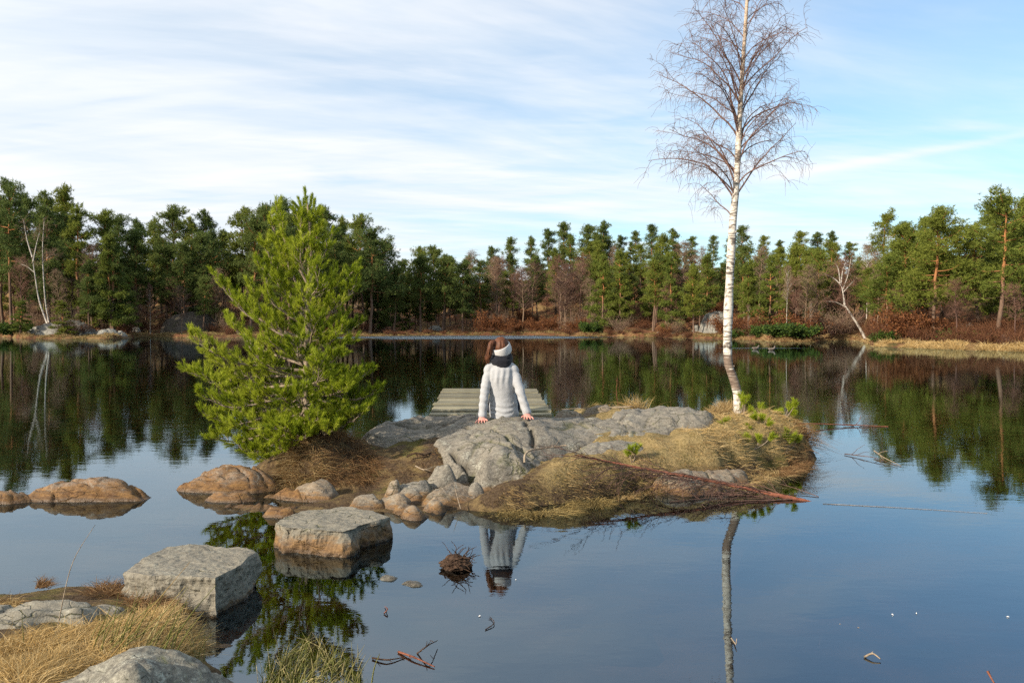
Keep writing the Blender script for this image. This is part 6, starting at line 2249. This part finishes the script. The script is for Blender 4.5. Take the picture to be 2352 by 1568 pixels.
for k in range(38):
    px = rg.uniform(1080, 1370) if k < 16 else rg.uniform(1120, 1960)
    s = rg.uniform(6, 30)
    vv = int(rg.integers(0, 3))
    bare_at(px, s, rg.uniform(590, 680), vv, '%s bare tree %s on the slope above %s' % (('purple-brown', 'tan', 'spreading grey')[vv], tier(s, 6, 30), over(px)), 1.3, (0, 0), 'bare trees among the hillside pines')
for k in range(14):
    px = rg.uniform(-20, 560)
    s = rg.uniform(5, 16)
    vv = int(rg.integers(0, 3))
    bare_at(px, s, rg.uniform(590, 670), vv, '%s bare tree %s on the slope above %s' % (('purple-brown', 'tan', 'spreading grey')[vv], tier(s, 5, 16), over(px)), 1.1, (0, 0), 'bare trees in the left wood')


# birches with a shape of their own
def own_birch(stems, d, label, twig_mat=M_TWIG_PURPLE, fine=260, spread=1.3):
    tr, cr = MB(), MB()
    b0 = at_d(stems[0][0][0], stems[0][0][1], d)
    for path, r0 in [(s_[:-1], s_[-1]) for s_ in stems]:
        p = curve_pts([at_d(x, y, d) for x, y in path], 14)
        tr.tube(p, np.linspace(r0, max(.012, r0 * .3), 14), 7)
        for k in range(fine // len(stems) // 4):
            f = RNG.uniform(.45, 1)
            i = min(int(f * 13), 12)
            q = droop_path(p[i], unit(rand_unit(1)[0] + (0, 0, .7)), RNG.uniform(.4, 1.0) * spread, 6, .4, .15)
            cr.tube(q, np.linspace(.013, .006, 6), 4, cap=False)
            for m in range(6):
                j = RNG.integers(1, 5)
                w_ = droop_path(q[j], unit(rand_unit(1)[0] + unit(q[j + 1] - q[j])), RNG.uniform(.25, .7) * spread * .6, 5, .6, .2)
                cr.tube(w_, np.linspace(.009, .004, 5), 3, cap=False)
    root = empty('birch_tree', tuple(b0))
    M_ = Matrix.Translation(-Vector(b0))
    for n_, mb, mt in (('trunk', tr, M_BIRCH_FAR), ('crown', cr, twig_mat)):
        o = mb.build(n_, [mt], root)
        o.data.transform(M_)
    tag(root, label, 'tree')


dl = shore_point(100, 2.5)[1]
own_birch([[(108, 742), (90, 690), (80, 630), (74, 590), .095], [(74, 590), (62, 550), (54, 505), .07], [(76, 600), (84, 560), (92, 530), .06], [(78, 625), (62, 612), (46, 606), .04]], dl, 'forked white birch leaning left over the shore rock', M_TWIG_TAN)
own_birch([[(112, 740), (104, 690), (99, 620), (98, 560), (102, 500), .08], [(99, 600), (112, 590), (122, 584), .03]], dl + .6, 'slender white birch right of the forked one on the left shore', M_TWIG_TAN)
dr = shore_point(1985, 1.2)[1]
own_birch([[(1988, 778), (1974, 752), (1950, 715), (1938, 696), .13], [(1940, 700), (1936, 670), (1930, 645), .085], [(1932, 655), (1916, 640), (1892, 628), .06], [(1930, 650), (1926, 620), (1918, 600), .06], [(1932, 650), (1936, 620), (1944, 600), .05], [(1936, 665), (1948, 630), (1955, 590), .06], [(1938, 670), (1956, 650), (1968, 638), .05], [(1942, 705), (1920, 694), (1895, 692), .04]], dr, 'leaning white birch with spreading forks on the right shore', M_TWIG_PURPLE, 420, 1.6)


def shrub_at(px, s, kind, sc, label, group=None, wide=1.0):
    if kind == 'rust':
        sc *= .78
    x, d, z = shore_point(px, s)
    place('shrub', SHRUB[kind], x, d, z - .05, sc * wide, sc, rg.uniform(0, 6.28), label, 'shrub', group, ('stems', 'foliage' if kind in ('rust', 'green') else 'twigs'))


for px, s, kind, sc, wide, lab in [
    (1120, 4, 'rust', 2.2, 1.0, 'tall rust-leaved oak bush right of the person on the far shore'), (1165, 3, 'rust', 1.3, 1.2, 'rust-leaved bush beside the tall oak bush'), (1235, 5, 'rust', 1.6, 1.1, 'rust-leaved bush at the foot of the hillside'),
    (1270, 4, 'rust', 1.5, 1.0, 'rust-leaved bush left of the bright wide pine'), (1325, 3, 'rust', 1.4, 1.1, 'rust-leaved bush beside the bright wide pine'), (1530, 2.5, 'rust', 1.0, .9, 'small orange bush at the far shore left of the birch trunk'),
    (1775, 5, 'rust', 1.8, 1.2, 'orange-brown oak bush right of the birch trunk'), (1850, 5, 'rust', 1.6, 1.2, 'orange-brown oak bush left of the grey thicket'), (2080, 4, 'rust', 2.0, .9, 'orange-leaved young oak under the wide sunlit pine'), (2115, 5, 'rust', 1.4, 1.1, 'low orange oak bush right of the young oak'),
    (1700, 1.0, 'green', .7, 1.3, 'low green bush at the water right of the birch trunk'), (1815, 1.2, 'green', 1.1, 1.7, 'dark green evergreen shrub on the low shore rocks'), (1750, 1.4, 'green', .9, .9, 'small yellow-green bush left of the evergreen shrub'), (2040, 2.5, 'green', .7, 1.1, 'bright green bush on the right shore'), (30, 1.5, 'green', 1.2, 1.2, 'green bush at the water on the far left'),
    (2215, 5, 'green', .8, 1.5, 'dark green shrub beside the pale boulder'), (1355, 2, 'green', 1.3, .9, 'bright green bush at the foot of the bright wide pine'),
    (1900, 2.0, 'tan', 1.5, 1.4, 'grey leafless thicket at the water left of the leaning birch'), (1940, 2.2, 'tan', 1.3, 1.4, 'grey leafless thicket under the leaning birch'), (1425, 2, 'tan', 1.2, 1.2, 'tan leafless bush under the sunlit shore pines'),
]:
    shrub_at(px, s, kind, sc, lab, None, wide)
for k in range(40):
    px = rg.uniform(2000, 2400)
    s, z_ = rg.uniform(2.2, 9), rg.uniform(.7, 1.3)
    shrub_at(px, s, 'heather', z_, '%s heather bush %s on the right bank below %s' % ('big' if z_ > 1 else 'small', tier(s, 2.2, 9), over(px)), 'heather on the right shore')
for k in range(60):
    px = rg.uniform(1080, 1990)
    s, kd, z_ = rg.uniform(3, 24), str(rg.choice(['heather', 'heather', 'heather', 'tan', 'rust'])), rg.uniform(.9, 1.7)
    shrub_at(px, s, kd, z_, '%s %s bush %s on the slope above %s' % ('big' if z_ > 1.3 else 'small', {'heather': 'red-brown heather', 'tan': 'tan leafless', 'rust': 'rust-leaved'}[kd], tier(s, 3, 24), over(px)), 'undergrowth on the far hillside')
for k in range(40):
    px = rg.uniform(-40, 900)
    s, kd, z_ = rg.uniform(3.5, 20), str(rg.choice(['heather', 'heather', 'tan'])), rg.uniform(.9, 1.5)
    shrub_at(px, s, kd, z_, '%s %s bush %s on the slope under %s' % ('big' if z_ > 1.2 else 'small', {'heather': 'dark brown', 'tan': 'tan leafless'}[kd], tier(s, 3.5, 20), over(px)), 'undergrowth of the left wood')
for k in range(44):
    px, s, z_ = rg.uniform(840, 1680), rg.uniform(.2, 2), rg.uniform(.35, .8)
    shrub_at(px, s, 'heather', z_, '%s dark heather tuft %s the far water, near %s' % ('big' if z_ > .6 else 'small', 'at' if s < 1 else 'behind', over(px)), 'heather at the far water edge')


# shore stones and rock faces
def far_rock(px0, px1, ytop, ybot, s, label, seed, mat=None, depth=.7, name='shore_rock', **kw):
    """boulder on the far shore with its foot at ybot"""
    xm = (px0 + px1) / 2
    x, d, z = shore_point(xm, s)
    zb = z_at(xm, ybot, d)
    w = (px1 - px0) / FPX * d
    dome_rock(name, px0, px1, ytop, ybot, min(zb, z + .2), mat or M_ROCK_FAR, label, depth=depth, seed=seed, res=max(.05, w / 60), amp=2.2, reg=False, H=(ybot - ytop) / FPX * (d + w * depth * .4) + .1, zmin=-.8, **kw)


def dome_at(px0, px1, s, h, label, seed, mat=None, depth=.7, terr=0.0, peak=.5, name='shore_rock', taper=0.0):
    xm = (px0 + px1) / 2
    x, d, z = shore_point(xm, s)
    py = to_px(x, d, z)[1]
    w = (px1 - px0) / FPX * d
    dome_rock(name, px0, px1, 0, py, z - .1, mat or M_ROCK_FAR, label, depth=depth, seed=seed, res=max(.05, w / 70), amp=min(2.5, .8 + h), reg=False, H=h + .1, zmin=-.8, terr=terr, peak=peak, taper=taper)


dome_at(40, 258, -.4, 1.75, 'broad pale bare rock sloping into the water on the left shore', 401, terr=.8, peak=.55, depth=.5, taper=.9)
dome_at(205, 290, -.4, 1.0, 'lower pale rock joined to the right of the big shore rock', 402, terr=.9, taper=.6)
dome_at(372, 512, 1.5, 2.4, 'dark bare rock hump rising behind the young pine', 403, M_ROCK_DARK, depth=1.0, peak=.45)
dome_at(408, 486, 9, 3.0, 'upper dark rock knoll behind the young pine', 404, M_ROCK_DARK, depth=1.0)
dome_at(1604, 1692, .5, 2.3, 'grey upright cliff at the water behind the birch trunk', 405, depth=.7, terr=.9)
dome_at(1585, 1612, 1.2, .9, 'small grey rock left of the shore cliff', 407)
dome_at(1750, 1830, -.4, .45, 'low flat pale rock at the water under the evergreen shrub', 408, depth=.5)
dome_at(2178, 2268, 4.0, 1.3, 'large pale boulder among red bushes on the right shore', 409)
dome_at(2130, 2176, 1.8, .7, 'rust-brown rock on the right bank under the wide sunlit pine', 417, M_ROCK_TAN)
dome_at(2288, 2334, 2.0, .8, 'brown rock on the right bank near the right edge', 418)
dome_at(2095, 2125, 2.6, .5, 'small pale grey rock in the heather of the right shore', 410)
dome_at(2205, 2228, 2.2, .4, 'small tan rock on the right bank', 411)
dome_at(1935, 1955, -.2, .3, 'small yellow stone at the water left of the leaning birch', 412)
dome_at(975, 1025, 5, .8, 'pale boulder between trunks left of the person', 413)
dome_at(1215, 1232, 4, 1.0, 'pale stone among the rust-coloured bushes', 414)
dome_at(1362, 1385, 1.5, .7, 'pale stone beside the bright green far bush', 415)
dome_at(300, 326, 2.5, .8, 'grey rock on the slope left of the thin young birch', 416)
for k in range(26):
    px = 1400 + k * 15 + rg.uniform(-5, 5)
    if px > 1600 and px < 1700:
        continue
    wpx = rg.uniform(10, 22)
    dome_at(px, px + wpx, rg.uniform(-.3, .4), rg.uniform(.2, .5), 'stone in the line of shore stones under the far hillside', 420 + k, M_ROCK_TAN if k % 2 else None)
for o in bpy.data.objects:
    if o.get('label') == 'stone in the line of shore stones under the far hillside':
        o['group'] = 'shore stones under the hillside'


# dry grass along the far water edge
def far_grass(name, lo, hi, n, s0, s1, length, width, mat, seed, label, lean=(0, 0)):
    r2 = np.random.default_rng(seed)
    px = r2.uniform(lo, hi, n)
    s = s0 + (s1 - s0) * r2.uniform(0, 1, n) ** 1.6
    d = shore_d(px) + s
    x = (px - 1176) / FPX * d
    z = far_z(x, d)
    P = np.stack([x, d, z - .03], -1)
    clump = fbm(x * .9, d * .9, 0, 2, seed)
    P = P[clump > -.1]
    grass(name, P, length, width, mat, lean, 1.0, .6, seed, label)


far_grass('shore_grass', 1990, 2420, 16000, -.1, 3.0, (.2, .55), .03, M_GOLD, 501, 'golden grass along the bank of the right shore')
far_grass('shore_grass', 1690, 1990, 4000, .0, 2.0, (.2, .5), .04, M_STRAW, 502, 'straw grass along the water right of the birch trunk')
far_grass('shore_grass', 820, 1690, 8000, -.1, 3.0, (.15, .5), .05, M_OLIVE, 503, 'straw grass along the far middle shore')
far_grass('shore_grass', -100, 830, 12000, -.1, 6.0, (.2, .5), .05, M_OLIVE, 504, 'brownish grass along the left shore')
far_grass('shore_grass', 140, 400, 3500, .6, 7.0, (.15, .4), .05, M_STRAW, 505, 'ochre grass above the pale shore rock on the left')


# two ducks swimming on the far side
def duck(px, py, face, label):
    c = at_z(px, py, 0)
    root = empty('duck', tuple(c), 0)
    bl = {'v': [], 'f': [], 'n': 0}
    loft(bl, [(-.20 * face, 0, .10), (-.10 * face, 0, .06), (.05 * face, 0, .06), (.15 * face, 0, .09)], [.03, .10, .11, .06], [.02, .07, .08, .05], sides=12, ref=(0, 0, 1))
    loft(bl, [(.13 * face, 0, .08), (.17 * face, 0, .17), (.19 * face, 0, .22)], [.05, .035, .045], sides=10, ref=(0, 1, 0))
    loft(bl, [(.21 * face, 0, .215), (.28 * face, 0, .20)], [.02, .012], [.02, .008], sides=8, ref=(0, 1, 0))
    link('body', remeshed('body', bl, .014, [M_DUCK], 3), root)
    w = MB()
    for s in (-1, 1):
        w.tube([(-.14 * face, s * .075, .10), (0, s * .105, .095), (.08 * face, s * .09, .09)], [.012, .035, .02], 6)
    w.build('wings', [M_DUCK], root)
    tag(root, label, 'duck', 'ducks on the far water')


duck(1735, 802, 1, 'left one of the two swimming ducks right of the birch trunk')
duck(1772, 804, 1, 'right one of the two swimming ducks right of the birch trunk')
